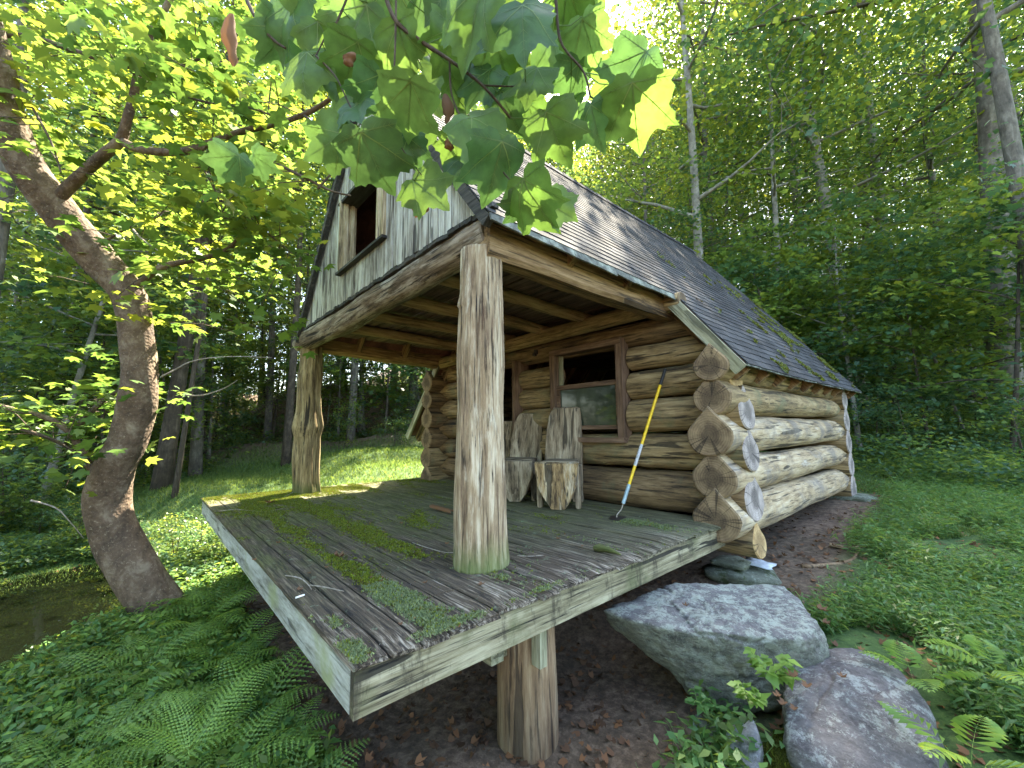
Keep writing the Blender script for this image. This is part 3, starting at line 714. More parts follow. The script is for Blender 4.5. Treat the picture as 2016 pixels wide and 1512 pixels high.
# rafters: visible tails
for i in range(10):
    y = 3.62+i*.575
    for side, sM in ((1, sMR), (-1, sML)):
        p, q = roofpt(side, .15, y, -.12), roofpt(side, sM+.0, y, -.12)
        mb = MB(); L = (q-p).length; mb.box((L/2, 0, 0), (L, .06, .15))
        mb2 = Matrix(((q-p).normalized(), Vector((0, 1, 0)), (q-p).normalized().cross(Vector((0, 1, 0))))).transposed().to_4x4(); mb2.translation = p
        mb.build('rafter', MT['beam'] if side > 0 else MT['logdark'], cabin, mb2)
for y in (1.86, 2.66):
    for side, s_ in ((1, sPR), (-1, sPL)):
        p, q = roofpt(side, .15, y, -.085), roofpt(side, s_-.01, y, -.075)
        mb = MB(); L = (q-p).length; mb.box((L/2, 0, 0), (L, .06, .15))
        mb2 = Matrix(((q-p).normalized(), Vector((0, 1, 0)), (q-p).normalized().cross(Vector((0, 1, 0))))).transposed().to_4x4(); mb2.translation = p
        mb.build('rafter', MT['beam'], cabin, mb2)
# back gable so the loft is dark
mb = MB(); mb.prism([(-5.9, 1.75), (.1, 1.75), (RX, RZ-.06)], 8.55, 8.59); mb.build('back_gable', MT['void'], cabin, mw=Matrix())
mb = MB(); mb.prism([(-4.75, 2.44), (-.55, 2.44), (RX, RZ-.12)], 1.9, 1.92); mb.build('loft_dark_sheet', MT['void'], cabin, mw=Matrix())  # added dark sheet that blacks out the loft behind its window

# --- deck
dk = MB(); y = .0; bi = 0; board_y = []
while y < 3.60:
    w = .142 if bi != 0 else .15
    xr = .0+random.uniform(-.022, .014); z = -.018+random.uniform(-.004, .004)
    nseg = 44; xl = -5.66+random.uniform(-.03, .03); a, b = y+.004, y+w-.005
    vs = []
    for i in range(nseg+1):
        u = i/nseg; x_ = xl+(xr-xl)*u
        wz = .006*noise.noise(Vector((x_*.8, bi*3.1, 0))); er = .004*noise.noise(Vector((x_*9, bi*3.1, 5))); er2 = .004*noise.noise(Vector((x_*9, bi*3.1, 8)))
        endr = .014*max(0, 1-abs(x_-xr)/.05)
        sec = [(a+er, -.017), (a+er, .010-endr), (a+.010+er, .0175-endr), ((a+b)/2, .0185-endr+.002*noise.noise(Vector((x_*5, bi, 1)))), (b-.010+er2, .0175-endr), (b+er2, .010-endr), (b+er2, -.017)]
        jx = [random.uniform(-.014, .014) for _ in sec] if i == nseg else [0]*7
        vs += [(x_+jx[q_], s_[0], z+s_[1]+wz) for q_, s_ in enumerate(sec)]
    m7 = 7
    fs = [(i*m7+j, (i+1)*m7+j, (i+1)*m7+(j+1) % m7, i*m7+(j+1) % m7) for i in range(nseg) for j in range(m7)]
    dk.add(vs, [tuple(reversed(f)) for f in fs]+[tuple(range(m7-1, -1, -1)), tuple(nseg*m7+j for j in range(m7))][::1])
    board_y.append((a, b)); y += w+.002; bi += 1
deck = dk.build('deck', MT['deck'], cabin, mw=Matrix())
deck['label'] = 'porch floor of long dark boards with bands of green moss'
def plank(name, p0, p1, th, h, mat, parent, jit=.002, roll=0, k=20, amp=.004):
    mw = axis_matrix(p0, p1, roll); L = (Vector(p1)-Vector(p0)).length; mb = MB(); vs = []
    for i in range(k+1):
        x = L*i/k
        for (a, b) in ((-1, -1), (1, -1), (1, 1), (-1, 1)):
            vs.append((x, a*th/2+amp*.5*noise.noise(Vector((x*2, a, b))), b*h/2+amp*noise.noise(Vector((x*1.5, a, b+4)))))
    mb.add(vs, [(i*4+j, i*4+(j+1) % 4, (i+1)*4+(j+1) % 4, (i+1)*4+j) for i in range(k) for j in range(4)]+[(3, 2, 1, 0), (k*4, k*4+1, k*4+2, k*4+3)])
    return mb.build(name, MT[mat], parent, mw)
plank('rim_board', (-5.62, .03, -.125), (-.068, .03, -.125), .038, .17, 'fasciablue', deck)['label'] = 'blue-grey board along the front edge of the deck'
plank('rim_board', (-.045, .012, -.128), (-.045, 3.52, -.128), .038, .175, 'fascia', deck)['label'] = 'greenish board with dark streaks along the near side of the deck'
for x in (-.6, -1.2, -1.8, -2.4, -3.0, -3.6, -4.2, -4.8, -5.3): plank('joist', (x, .055, -.13), (x, 3.5, -.13), .038, .165, 'beam', deck, k=4)
# pile under the deck, girder and blocking
def pile(name, x, y, zb, zt, r, label=None):
    o = log(name, (x, y, zb), (x, y, zt), r*1.03, r, 'pile', 'endb', 'endb', rough=.05, n=28, wob=.02)
    return o
pile('pile', -.33, 1.21, -1.35, -.235, .185)
pile('pile', -5.0, 1.2, -1.7, -.235, .15)
plank('girder', (-5.4, .93, -.335), (-.27, .93, -.335), .09, .19, 'rake', cabin)
plank('girder', (-5.4, 1.03, -.345), (-.3, 1.03, -.345), .08, .17, 'fascia', cabin)
plank('block', (-.125, 1.12, -.45), (-.125, 1.12, -.235), .07, .055, 'rake', cabin, k=3)

# --- moss growing on the deck and roof, made of tiny tufts
def tufts(name, P, N, size, mats, mi, parent, nb=5, spread=.9, label=None, seed=0):
    """P (n,3) foot points, N (n,3) normals; little pointed blades"""
    r = np.random.default_rng(seed); n = len(P)*nb; P = np.repeat(P, nb, 0); N = np.repeat(N, nb, 0); mi = np.repeat(mi, nb)
    d = r.normal(0, 1, (n, 3)); d = N+spread*d*.55; d /= np.linalg.norm(d, axis=1)[:, None]
    s = size*(.5+r.random(n))[:, None]; w = np.cross(d, r.normal(0, 1, (n, 3))); w /= np.linalg.norm(w, axis=1)[:, None]
    j = r.normal(0, size*.5, (n, 3)); j -= N*(np.sum(j*N, 1)[:, None]); B = P+j
    V = np.stack([B-w*s*.28, B+w*s*.28, B+d*s], 1).reshape(-1, 3); F = np.arange(n*3).reshape(-1, 3)
    me = fast_mesh(name, V, F, mats, mi)
    o = link(name, me, parent); 
    if label: o['label'] = label
    return o
def in_near(x, y): return x
P = []; mi = []
tries = 0
for _ in range(300000):
    x = -5.6+5.62*random.random(); yy = 3.4*random.random()**1.3
    n1 = noise.noise(Vector((x*1.1, yy*3.2, 2)))*.6+noise.noise(Vector((x*4, yy*9, 5)))*.35+noise.noise(Vector((x*14, yy*20, 5)))*.2
    m = -.50
    m += .85*math.exp(-((yy-.40)/.10)**2)*(1 if x > -5.4 else 1)*(1.0 if -4.6 < x < -.3 else .6)
    m += .95*math.exp(-((yy-(.86+.10*(x+2)*0))/.13)**2)*(1 if x < -1.0 else max(0, .75-(x+1.0)*1.3))
    m += .55*math.exp(-((yy-.70)/.3)**2)*max(0, min(1, (-2.6-x)/1.0))
    m += .7*max(0, min(1, (-4.2-x)/.8))*(1 if yy > .0 else 0)*.8
    m += .35*math.exp(-((yy-1.4)/.4)**2)*max(0, min(1, (-.9-x)/.8))
    m += .9*math.exp(-(((x+.12)/.10)**2+((yy-.05)/.07)**2)) + .9*math.exp(-(((x+.42)/.13)**2+((yy-.07)/.04)**2))
    m += .6*math.exp(-(((x+.35)/.3)**2+((yy-.45)/.1)**2))
    m += .55*math.exp(-(((x+.3)/.22)**2+((yy-1.02)/.07)**2)) + .8*math.exp(-(((x+.02)/.05)**2))*(yy < 1.6)*.7
    m += .5*math.exp(-(((x+.5)/.5)**2+((yy-2.9)/.12)**2)) + .35*math.exp(-(((x+1.4)/.7)**2+((yy-2.4)/.3)**2))
    if m+n1*1.35+.55*(random.random()-.5) > .04 and len(P) < 75000:
        e = min(1, (m+n1*1.15)*3)
        if random.random() > .12+.88*e*e: continue
        P.append((x, yy, .002+.012*e*random.random()))
        mi.append(1 if (x > -.75 and random.random() < .75) or random.random() < .10 else (3 if random.random() < .05 else (2 if random.random() < .35 else 0)))
P = np.array(P); tufts('moss', P, np.tile([0, 0, 1.], (len(P), 1)), .010, [MT['moss'], MT['mossgrey'], MT['mossdark'], MT['deadleaf']], np.array(mi), deck, 4, 1.3, seed=4)
P = []; N = []; mi = []
nr = (roofpt(1, 1, 0, 1)-roofpt(1, 1, 0, 0))
for _ in range(40000):
    s = sMR*(1-random.random()**1.6*.6); yy = YW+.2+(YR1-YW-.2)*random.random()**.6
    m = noise.noise(Vector((s*3, yy*2.2, 1)))+.6*noise.noise(Vector((s*11, yy*8, 3)))
    if m > .60-.22*(yy > 6.8)-.08*(s > sMR-.3)+.25*(yy < 4.5):
        p = roofpt(1, s, yy, .03); P.append(tuple(p)); N.append(tuple(nr)); mi.append(random.choice((0, 1, 2, 2)))
tufts('moss', np.array(P), np.array(N), .022, [MT['moss'], MT['mossgrey'], MT['mossdark']], np.array(mi), roofR, 4, 1.0, seed=5)

# ------------------------------------------------------------------ three slab chairs
def slab(mb, pts_front, th, M4, m=0, n=1, seed=0):
    """polygon in local XZ with thickness in Y, roughened"""
    k = len(pts_front); lay = []
    for q, yy in enumerate((-th/2, -th/6, th/6, th/2)):
        sh = 1 if q in (1, 2) else .965
        cx = sum(p[0] for p in pts_front)/k; cz = sum(p[1] for p in pts_front)/k
        lay.append([M4 @ Vector((cx+(p[0]-cx)*sh+.008*noise.noise(Vector((p[0]*9, yy*20+seed, p[1]*9))), yy+.006*noise.noise(Vector((p[0]*7, seed, p[1]*7))), cz+(p[1]-cz)*sh)) for p in pts_front])
    vs = [v for l_ in lay for v in l_]
    fs = [tuple(range(k)), tuple(range(4*k-1, 3*k-1, -1))]
    for q in range(3): fs += [(q*k+i, (q+1)*k+i, (q+1)*k+(i+1) % k, q*k+(i+1) % k) for i in range(k)]
    mb.add(vs, fs, m)
def dens(poly, step=.05):
    out = []
    for (a, b) in zip(poly, poly[1:]+poly[:1]):
        d = math.hypot(b[0]-a[0], b[1]-a[1]); k = max(1, int(d/step))
        for i in range(k): out.append((a[0]+(b[0]-a[0])*i/k, a[1]+(b[1]-a[1])*i/k))
    return out
def chair(loc, rz, label, mat='chair', sc=1.0, lean=16, seed=0):
    root = empty('slab_chair', loc, rz); tag(root, label, 'chair', 'rough slab chairs in front of the cabin wall'); W0 = WM[root.name]
    w = .215*sc
    # back slab: tilted plank that runs down to the floor behind
    mb = MB(); h = 1.10*sc
    T = Matrix.Rotation(R(-lean), 4, 'X'); Mx = Matrix.Translation((0, .10, 0)) @ T
    slab(mb, dens([(-w, 0), (-w*.5, .02), (-w*.35, .15), (0, .22), (w*.35, .15), (w*.5, .0), (w, 0), (w*1.0, h*.55), (w*.93, h), (-w*.60, h), (-w*.88, h*.90), (-w*1.04, h*.6), (-w*1.02, h*.35)]), .085, Mx, seed=seed)
    a = W0 @ Vector((0, .1, 0)); b = W0 @ Vector((0, .3, 1))
    lm = axis_matrix(a, b)
    mb.v = [tuple(W0 @ Vector(v)) for v in mb.v]; mb.build('backrest', MT['chair'], root, local=lm)
    # seat plank
    mb = MB(); S = Matrix.Translation((0, -.16, .45*sc)) @ Matrix.Rotation(R(90), 4, 'X')
    slab(mb, dens([(-w*.8, -.26), (w*.8, -.26), (w*.85, .1), (w*.86, .2), (-w*.86, .2), (-w*.85, .1)]), .06, S, seed=seed+3)
    mb.v = [tuple(W0 @ Vector(v)) for v in mb.v]; mb.build('seat', MT['chair'], root, local=axis_matrix(W0 @ Vector((0, 0, .45)), W0 @ Vector((1, 0, .45))))
    # thick front slab, hewn to a blunt point between two outer feet
    mb = MB(); Fm = Matrix.Translation((0, -.40, 0)) @ Matrix.Rotation(R(6), 4, 'X')
    slab(mb, dens([(-w*.30, 0), (w*.30, 0), (w*.62, .10), (w*.82, .22), (w*.98, .30), (w*1.04, .478*sc), (-w*1.04, .478*sc), (-w*.95, .26), (-w*.72, .16)]), .11, Fm, seed=seed+7)
    mb.v = [tuple(W0 @ Vector(v)) for v in mb.v]; mb.build('front_slab', MT[mat], root, local=axis_matrix(W0 @ Vector((0, -.4, 0)), W0 @ Vector((0, -.38, 1))))
    for s in (-1, 1):
        mb = MB(); Lm = Matrix.Translation((s*w*.93, -.25, 0)) @ Matrix.Rotation(R(90), 4, 'Z')
        slab(mb, dens([(-.02, 0), (-.09, 0), (-.12, .25), (-.12, .43*sc), (.22, .43*sc), (.22, .3), (.06, .22)]), .06, Lm, seed=seed+9)
        mb.v = [tuple(W0 @ Vector(v)) for v in mb.v]; mb.build('leg', MT['chair'], root, local=axis_matrix(W0 @ Vector((s*w, -.25, 0)), W0 @ Vector((s*w, -.25, 1))))
    return root
chair((-1.77, 3.20, .005), R(34), 'slab chair with orange rotting front, nearest the hoe, half under the window', 'chairrot', 1.1, 13, 1)
chair((-2.50, 3.22, .005), R(34), 'middle slab chair with grey weathered front, left of the rotting one', 'chair', 1.08, 18, 5)
chair((-3.08, 3.25, .005), R(36), 'slab chair mostly hidden behind the thick porch post, by the doorway', 'chair', 1.0, 20, 8)

# ------------------------------------------------------------------ hoe leaning on the wall
hb = Vector((-.80, 2.93, .0)); ht = Vector((-.545, 3.545, 1.53)); hd = (ht-hb).normalized(); HLn = (ht-hb).length
hoe = empty('hoe', hb); tag(hoe, 'long yellow-handled hoe with black grip leaning against the log wall', 'hoe')
def hpt(u): return hb+hd*(HLn*u)
def hcyl(name, u0, u1, r, mat, parent=hoe, n=14):
    mb = MB(); mb.tube([hpt(u0), hpt((u0+u1)/2), hpt(u1)], [r]*3, n); return mb.build(name, MT[mat], parent, mw=Matrix(), smooth=False)
hcyl('handle', .20, .885, .0155, 'yellow'); gr_ = hcyl('grip', .885, 1.0, .0175, 'black')
hcyl('sleeve', .095, .215, .0185, 'steelblue')
lb = hcyl('label_band', .335, .475, .0163, 'labelw')
mb = MB()
vdir = (CAM-hpt(.4)).normalized(); sx_ = hd.cross(Vector((0, -1, 0))).normalized(); nn_ = sx_.cross(hd).normalized()
if nn_.y > 0: nn_ = -nn_
for i, u in enumerate(np.linspace(.345, .465, 12)):
    for s_ in (-.5, 0, .5):
        if random.random() < .75:
            c_ = hpt(u)+sx_*(s_*.014)+nn_*.0165*math.sqrt(1-(s_*.85)**2); e1_ = hd*random.uniform(.003, .007); e2_ = sx_*random.uniform(.001, .003)
            mb.add([c_-e1_-e2_, c_+e1_-e2_*.2, c_+e1_+e2_, c_-e1_+e2_*.3], [(0, 1, 2, 3)])
mb.build('print', MT['ink'], lb, mw=Matrix())
mb = MB(); nk = resample([hpt(.10), hpt(.06), hb+Vector((-.005, -.01, .045)), hb+Vector((.005, -.03, .02))], 8); mb.tube(nk, [.006]*8, 8); mb.build('neck', MT['dead'], hoe, mw=Matrix(), smooth=True)
mb = MB(); Bm = Matrix.Translation(hb+Vector((.01, -.035, .013))) @ Matrix.Rotation(R(25), 4, 'Z') @ Matrix.Rotation(R(9), 4, 'X')
mb.prism([(-.075, 0), (.085, 0), (.07, .004), (-.06, .004)], -.06, .055); mb.v = [tuple(Bm @ Vector(v)) for v in mb.v]; mb.build('blade', MT['rust'], hoe, mw=Matrix())

# ------------------------------------------------------------------ rocks
def rock(name, pts, seed, mat, label, group=None, detail=5, amp=.1, rnd=.12):
    """convex stone through pts, edges rounded a little, surface broken up"""
    import bmesh
    hb_ = bmesh.new()
    for p in pts: hb_.verts.new(p)
    bmesh.ops.convex_hull(hb_, input=hb_.verts)
    hb_.normal_update(); c = sum((Vector(p) for p in pts), Vector())/len(pts)
    pl = [(f.normal.copy(), (f.verts[0].co-c).dot(f.normal)) for f in hb_.faces if f.calc_area() > 1e-7]
    pl = [(n_, d_) if d_ > 0 else (-n_, -d_) for n_, d_ in pl]; hb_.free()
    size = max((Vector(p)-c).length for p in pts)
    bm_ = bmesh.new(); bmesh.ops.create_icosphere(bm_, subdivisions=detail, radius=1)
    for v in bm_.verts:
        d = v.co.normalized(); ks = sorted(dd/d.dot(n_) for n_, dd in pl if d.dot(n_) > 1e-5)
        t_ = ks[0]; 
        for k_ in ks[1:4]: t_ -= rnd*.25*ks[0]*math.exp(-(k_-ks[0])/(rnd*ks[0]))
        p = d*t_; q = (c+p)
        f = amp*(.5*noise.noise(q*2.2+Vector((seed, 0, 0)))+.35*noise.noise(q*5+Vector((seed, 3, 0)))+.22*abs(noise.noise(q*11+Vector((seed, 0, 5))))+.16*noise.noise(q*24+Vector((seed, 9, 5)))+.09*noise.noise(q*60))
        fz = abs(noise.noise(q*2.4+Vector((seed*3, 1, 0)))); f -= amp*.9*max(0, 1-fz/.045)*.35
        f += amp*.5*(abs(noise.noise(q*3.4+Vector((1, seed, 4))))-.25)
        v.co = p+d*(f*size)
    me = bpy.data.meshes.new(name); bm_.to_mesh(me); bm_.free(); me.materials.append(MT[mat]); me.polygons.foreach_set('use_smooth', [True]*len(me.polygons))
    o = link(name, me, None, Matrix.Translation(c)); tag(o, label, 'rock', group); return o
R1 = rock('boulder', [(-.20, 1.80, -.36), (-.12, 2.5, -.33), (.56, 3.15, -.32), (.90, 2.62, -.36), (.86, 2.40, -.38), (.50, 2.02, -.35), (.15, 1.86, -.37),
    (-.22, 1.9, -.50), (.10, 1.98, -.66), (.42, 2.12, -.90), (.72, 2.30, -.84), (.98, 2.66, -.66), (.66, 3.2, -.85), (-.1, 2.7, -.85)], 3, 'rock', 'big flat-topped lichen-covered boulder beside the deck pile', amp=.085, rnd=.08, detail=6)
R2 = rock('boulder', [(.72, 2.66, -.58), (.92, 2.86, -.50), (1.16, 2.86, -.50), (1.36, 2.52, -.53), (1.44, 2.10, -.60), (1.30, 1.80, -.70), (1.0, 1.76, -.66), (.84, 1.88, -.62), (.74, 2.25, -.58),
    (.70, 2.6, -1.0), (1.5, 2.4, -1.0), (1.45, 1.7, -1.1), (.95, 1.6, -1.1), (1.05, 2.35, -.47)], 8, 'rock2', 'rounded purple-grey boulder with pale streaks at the lower right, nearest the viewer', amp=.07, rnd=.16, detail=6)
rock('boulder', [(.60, 1.86, -.72), (.72, 1.90, -.66), (.80, 1.72, -.70), (.86, 1.50, -.86), (.70, 1.45, -.9), (.62, 1.70, -.80), (.6, 1.8, -1.1), (.9, 1.4, -1.2), (.8, 1.95, -1.0)], 12, 'rockpale', 'small jagged pale rock beside the patch of moss, bottom of the picture', amp=.10, rnd=.1)
R4 = rock('boulder', [(.80, 1.95, -.72), (.92, 1.80, -.72), (1.02, 1.62, -.80), (1.0, 1.50, -.86), (.80, 1.62, -.84), (.74, 1.85, -.78), (.8, 1.5, -1.1), (1.1, 1.6, -1.1), (.9, 2.0, -1.0)], 15, 'rock2', 'low rock under the dark green moss cushion', amp=.08, rnd=.2)
rock('boulder', [(.30, 2.05, -.88), (.52, 2.0, -.86), (.62, 1.86, -.95), (.35, 1.80, -1.0), (.2, 1.95, -1.05), (.4, 2.3, -1.1), (.7, 2.0, -1.2)], 18, 'stone', 'brown-green stone in the shade under the big boulder', amp=.1, rnd=.2, detail=4)
SG = 'flat stones stacked under the cabin corners'
rock('pier_stone', [(-.32, 3.55, -.50), (.02, 3.50, -.46), (.30, 3.62, -.48), (.36, 3.80, -.55), (.15, 4.1, -.46), (-.3, 4.0, -.46), (-.25, 3.5, -.56), (.2, 3.55, -.62), (.3, 3.9, -.66), (-.1, 3.6, -.63)], 21, 'stone', 'greenish stone under the near cabin corner, middle of the stack', SG, detail=4, amp=.07)
rock('pier_stone', [(-.45, 3.45, -.68), (.0, 3.40, -.68), (.26, 3.5, -.70), (.3, 3.9, -.66), (-.4, 4.0, -.66), (-.4, 3.4, -.9), (.3, 3.45, -.95), (.3, 4, -.95)], 24, 'stone', 'dark mossy stone at the bottom of the stack under the near cabin corner', SG, detail=4, amp=.07)
rock('pier_stone', [(-.25, 3.62, -.40), (.05, 3.58, -.40), (.10, 3.8, -.39), (-.2, 4, -.40), (-.25, 3.6, -.45), (.1, 3.62, -.46), (.08, 3.9, -.45)], 27, 'stone', 'thin greenish stone topmost of the stack under the near cabin corner', SG, detail=4, amp=.04)
o = rock('slate', [(.02, 3.72, -.405), (.30, 3.78, -.42), (.26, 3.98, -.41), (.0, 3.95, -.39), (.02, 3.72, -.42), (.30, 3.78, -.435), (.26, 3.98, -.425), (.0, 3.95, -.41)], 28, 'slate', 'pale flat slate poking out under the near cabin corner', detail=4, amp=.02, rnd=.05)
o['category'] = 'slate'
rock('pier_stone', [(-.2, 8.0, -.24), (.35, 7.9, -.22), (.50, 8.2, -.24), (.3, 8.6, -.24), (-.2, 8.5, -.22), (-.2, 7.9, -.4), (.45, 8.0, -.42), (.4, 8.5, -.4)], 31, 'stone', 'dark flat stone under the far cabin corner', SG, detail=4, amp=.06)
rock('pier_stone', [(-5.6, 3.4, -.42), (-5.0, 3.3, -.40), (-4.9, 3.9, -.42), (-5.6, 4.0, -.42), (-5.6, 3.4, -1.1), (-4.9, 3.3, -1.1), (-4.9, 4, -1.1)], 34, 'stone', 'stone under the left cabin corner behind the deck', SG, detail=4, amp=.06)

# ------------------------------------------------------------------ leaves and plants
KITE = np.array([(0, 0, 0), (-.36, .45, .10), (0, 1, -.08), (.36, .45, .10)], float)
LANCE = np.array([(0, 0, 0), (-.13, .35, .03), (0, 1, -.18), (.13, .35, .03)], float)
MAPLE = np.array([(0, 0, 0), (-.22, -.10, .0), (-.50, .12, -.06), (-.30, .28, .03), (-.46, .66, -.05), (-.16, .58, .04), (0, 1, -.10), (.16, .58, .04), (.46, .66, -.05), (.30, .28, .03), (.50, .12, -.06), (.22, -.10, 0)], float)
def leaf_arrays(P, size, T, r, tilt=.5, updir=None, heading=None, hang=0.):
    n = len(P); up = np.tile([0, 0, 1.], (n, 1)) if updir is None else updir
    nn = up+tilt*r.normal(0, 1, (n, 3)); nn /= np.linalg.norm(nn, axis=1)[:, None]
    h = r.normal(0, 1, (n, 3)) if heading is None else heading+.35*r.normal(0, 1, (n, 3))
    h[:, 2] -= hang
    t = h-nn*np.sum(h*nn, 1)[:, None]; t /= np.linalg.norm(t, axis=1)[:, None]+1e-9
    b = np.cross(t, nn); s = (size if np.ndim(size) else np.full(n, size))*(.7+.6*r.random(n))
    V = P[:, None, :]+s[:, None, None]*(T[None, :, 0:1]*b[:, None, :]+T[None, :, 1:2]*t[:, None, :]+T[None, :, 2:3]*nn[:, None, :])
    k = len(T); return V.reshape(-1, 3), np.arange(n*k).reshape(n, k)
LM = [MT['leafA'], MT['leafB'], MT['leafC']]

def tree_proto(seed, H, r0, barkm, crown0, crownR, limbs, sprays, per, leaf, lean=.05, flat=.25, tmpl=KITE, mix=(.5, .3, .2), droop=.0, fork=0):
    """returns (trunk mesh, crown mesh), base at the origin"""
    rr = random.Random(seed); r = np.random.default_rng(seed); mb = MB()
    lx, ly = rr.uniform(-lean, lean), rr.uniform(-lean, lean)
    def tp(u):
        return Vector((lx*H*u+.012*H*math.sin(u*5+seed)*u, ly*H*u+.012*H*math.cos(u*4+seed)*u, H*u))
    k = 12; mb.tube([tp(-.03+1.0*i/k) for i in range(k+1)], [r0*(1.25 if i == 0 else 1)*(1-.86*i/k) for i in range(k+1)], 10, rough=.10)
    C = []
    for q in range(limbs):
        u = crown0+(1-crown0)*((q+rr.random())/limbs)**.9; a = q*2.4+rr.uniform(-.5, .5); p = tp(u)
        prof = math.sin(math.pi*min(1, (.18+.82*(u-crown0)/(1-crown0))))**.7
        L = crownR*(.55+.5*rr.random())*max(.25, prof)
        d = Vector((math.cos(a), math.sin(a), rr.uniform(.05, .55))); pts = [p]; rad = [r0*(1-.86*u)*.55]
        dd = d.copy()
        for j in range(5):
            dd += Vector((rr.uniform(-.25, .25), rr.uniform(-.25, .25), rr.uniform(-.16, .12)-droop)); dd.normalize()
            pts.append(pts[-1]+dd*L/5); rad.append(rad[0]*(1-.17*(j+1)))
        mb.tube(pts, rad, 6, cap=False)
        ns = max(2, int(sprays/limbs*(L/crownR+.4)))
        for j in range(ns):
            w = rr.uniform(.25, 1.05); i0 = min(4, int(w*5)); base = pts[i0].lerp(pts[i0+1], w*5-i0 if w < 1 else 1)
            off = Vector((rr.gauss(0, 1), rr.gauss(0, 1), rr.gauss(0, .35)))*(crownR*.16)
            e = base+off; C.append(e)
            if j % 2 == 0: mb.tube([base, base.lerp(e, .5)+Vector((0, 0, .06)), e], [rad[0]*.22, rad[0]*.15, .004], 4, cap=False)
    C = np.array([tuple(c) for c in C]); n = len(C)
    idx = np.repeat(np.arange(n), per); R0 = crownR*.15*(.6+.8*r.random(n))
    off = r.normal(0, 1, (n*per, 3))*R0[idx][:, None]; off[:, 2] *= flat
    tl = r.normal(0, .22, (n, 2)); off[:, 2] += off[:, 0]*tl[idx, 0]+off[:, 1]*tl[idx, 1]-(off[:, 0]**2+off[:, 1]**2)*.18/np.maximum(R0[idx], .1)
    V, F = leaf_arrays(C[idx]+off, leaf, tmpl, r, .42)
    mi = r.choice(3, n, p=mix)[idx]
    tm = bpy.data.meshes.new('trunk'); tm.from_pydata(mb.v, [], mb.f); tm.materials.append(MT[barkm]); tm.polygons.foreach_set('use_smooth', [True]*len(mb.f)); tm.update()
    return tm, fast_mesh('crown', V, F, LM, mi)
def put_tree(name, pr, loc, rz, sc, label, group, scz=None, rx=0, ry=0, cat='tree'):
    mw = Matrix.Translation(loc) @ Matrix.Rotation(ry, 4, 'Y') @ Matrix.Rotation(rz, 4, 'Z') @ Matrix.Diagonal((sc, sc, scz or sc, 1))
    o = link(name, None, None, mw); tag(o, label, cat, group)
    for nm, me in (('trunk', pr[0]), ('crown', pr[1])):
        if me is not None:
            c_ = bpy.data.objects.new(nm, me); scene.collection.objects.link(c_); c_.parent = o
    return o
TALL = [tree_proto(100+i, 21+i*1.2, .175+.015*i, ('bark2', 'bark1', 'bark2', 'bark1')[i], (.30, .38, .25, .34)[i], 5.2, 20, 112, 50, .19, .04, .3, mix=((.5, .3, .2), (.35, .45, .2), (.45, .2, .35), (.5, .4, .1))[i]) for i in range(4)]
UND = [tree_proto(200+i, 6.0+.6*i, .05+.008*i, ('bark3', 'bark1', 'bark3', 'bark2', 'bark3')[i], (.22, .3, .18, .35, .25)[i], 2.6, 15, 84, 50, .125, .14, .18, MAPLE if i in (0, 3) else KITE, ((.5, .4, .1), (.4, .2, .4), (.3, .6, .1), (.45, .3, .25), (.5, .3, .2))[i], .05) for i in range(5)]
SHR = [tree_proto(300+i, 1.5+.25*i, .022, 'bark3', .15, 1.0, 10, 34, 30, .085, .2, .35, mix=((.5, .4, .1), (.3, .6, .1), (.4, .3, .3))[i]) for i in range(3)]
trng = random.Random(11)
cleared = lambda a, b: (a < 17.5 and -9.0 < b-(-.12*a) < 8.5 and a > -3 and not (a > 14 and b > 2)) 
def bank_ok(a, b):
    if a < 5 and abs(b) < 6: return False
    X = fr(a, b)
    if -9 < X.x < 3.2 and -2 < X.y < 12.5: return False      # keep clear of the cabin
    return True
placed = []
TARGETS = [(11, -3.2, 0), (12.2, -3.9, .1), (10.2, -2.4, -.1)]
_sa = R(SUN_AZ)
def sun_gap(a, b, z0, z1, rad):
    """distance test between a crown (axis at a,b from z0 to z1) and the sun's path to the sunny spots"""
    for ta, tb, tz in TARGETS:
        for q in range(0, 52):
            k_ = q*.7; z = tz+k_*math.tan(R(SUN_EL))
            if z0 < z < z1 and math.hypot(a-(ta+k_*math.cos(_sa)), b-(tb+k_*math.sin(_sa))) < rad: return False
    return True
def far_enough(a, b, d):
    return all((a-p[0])**2+(b-p[1])**2 > d*d for p in placed)
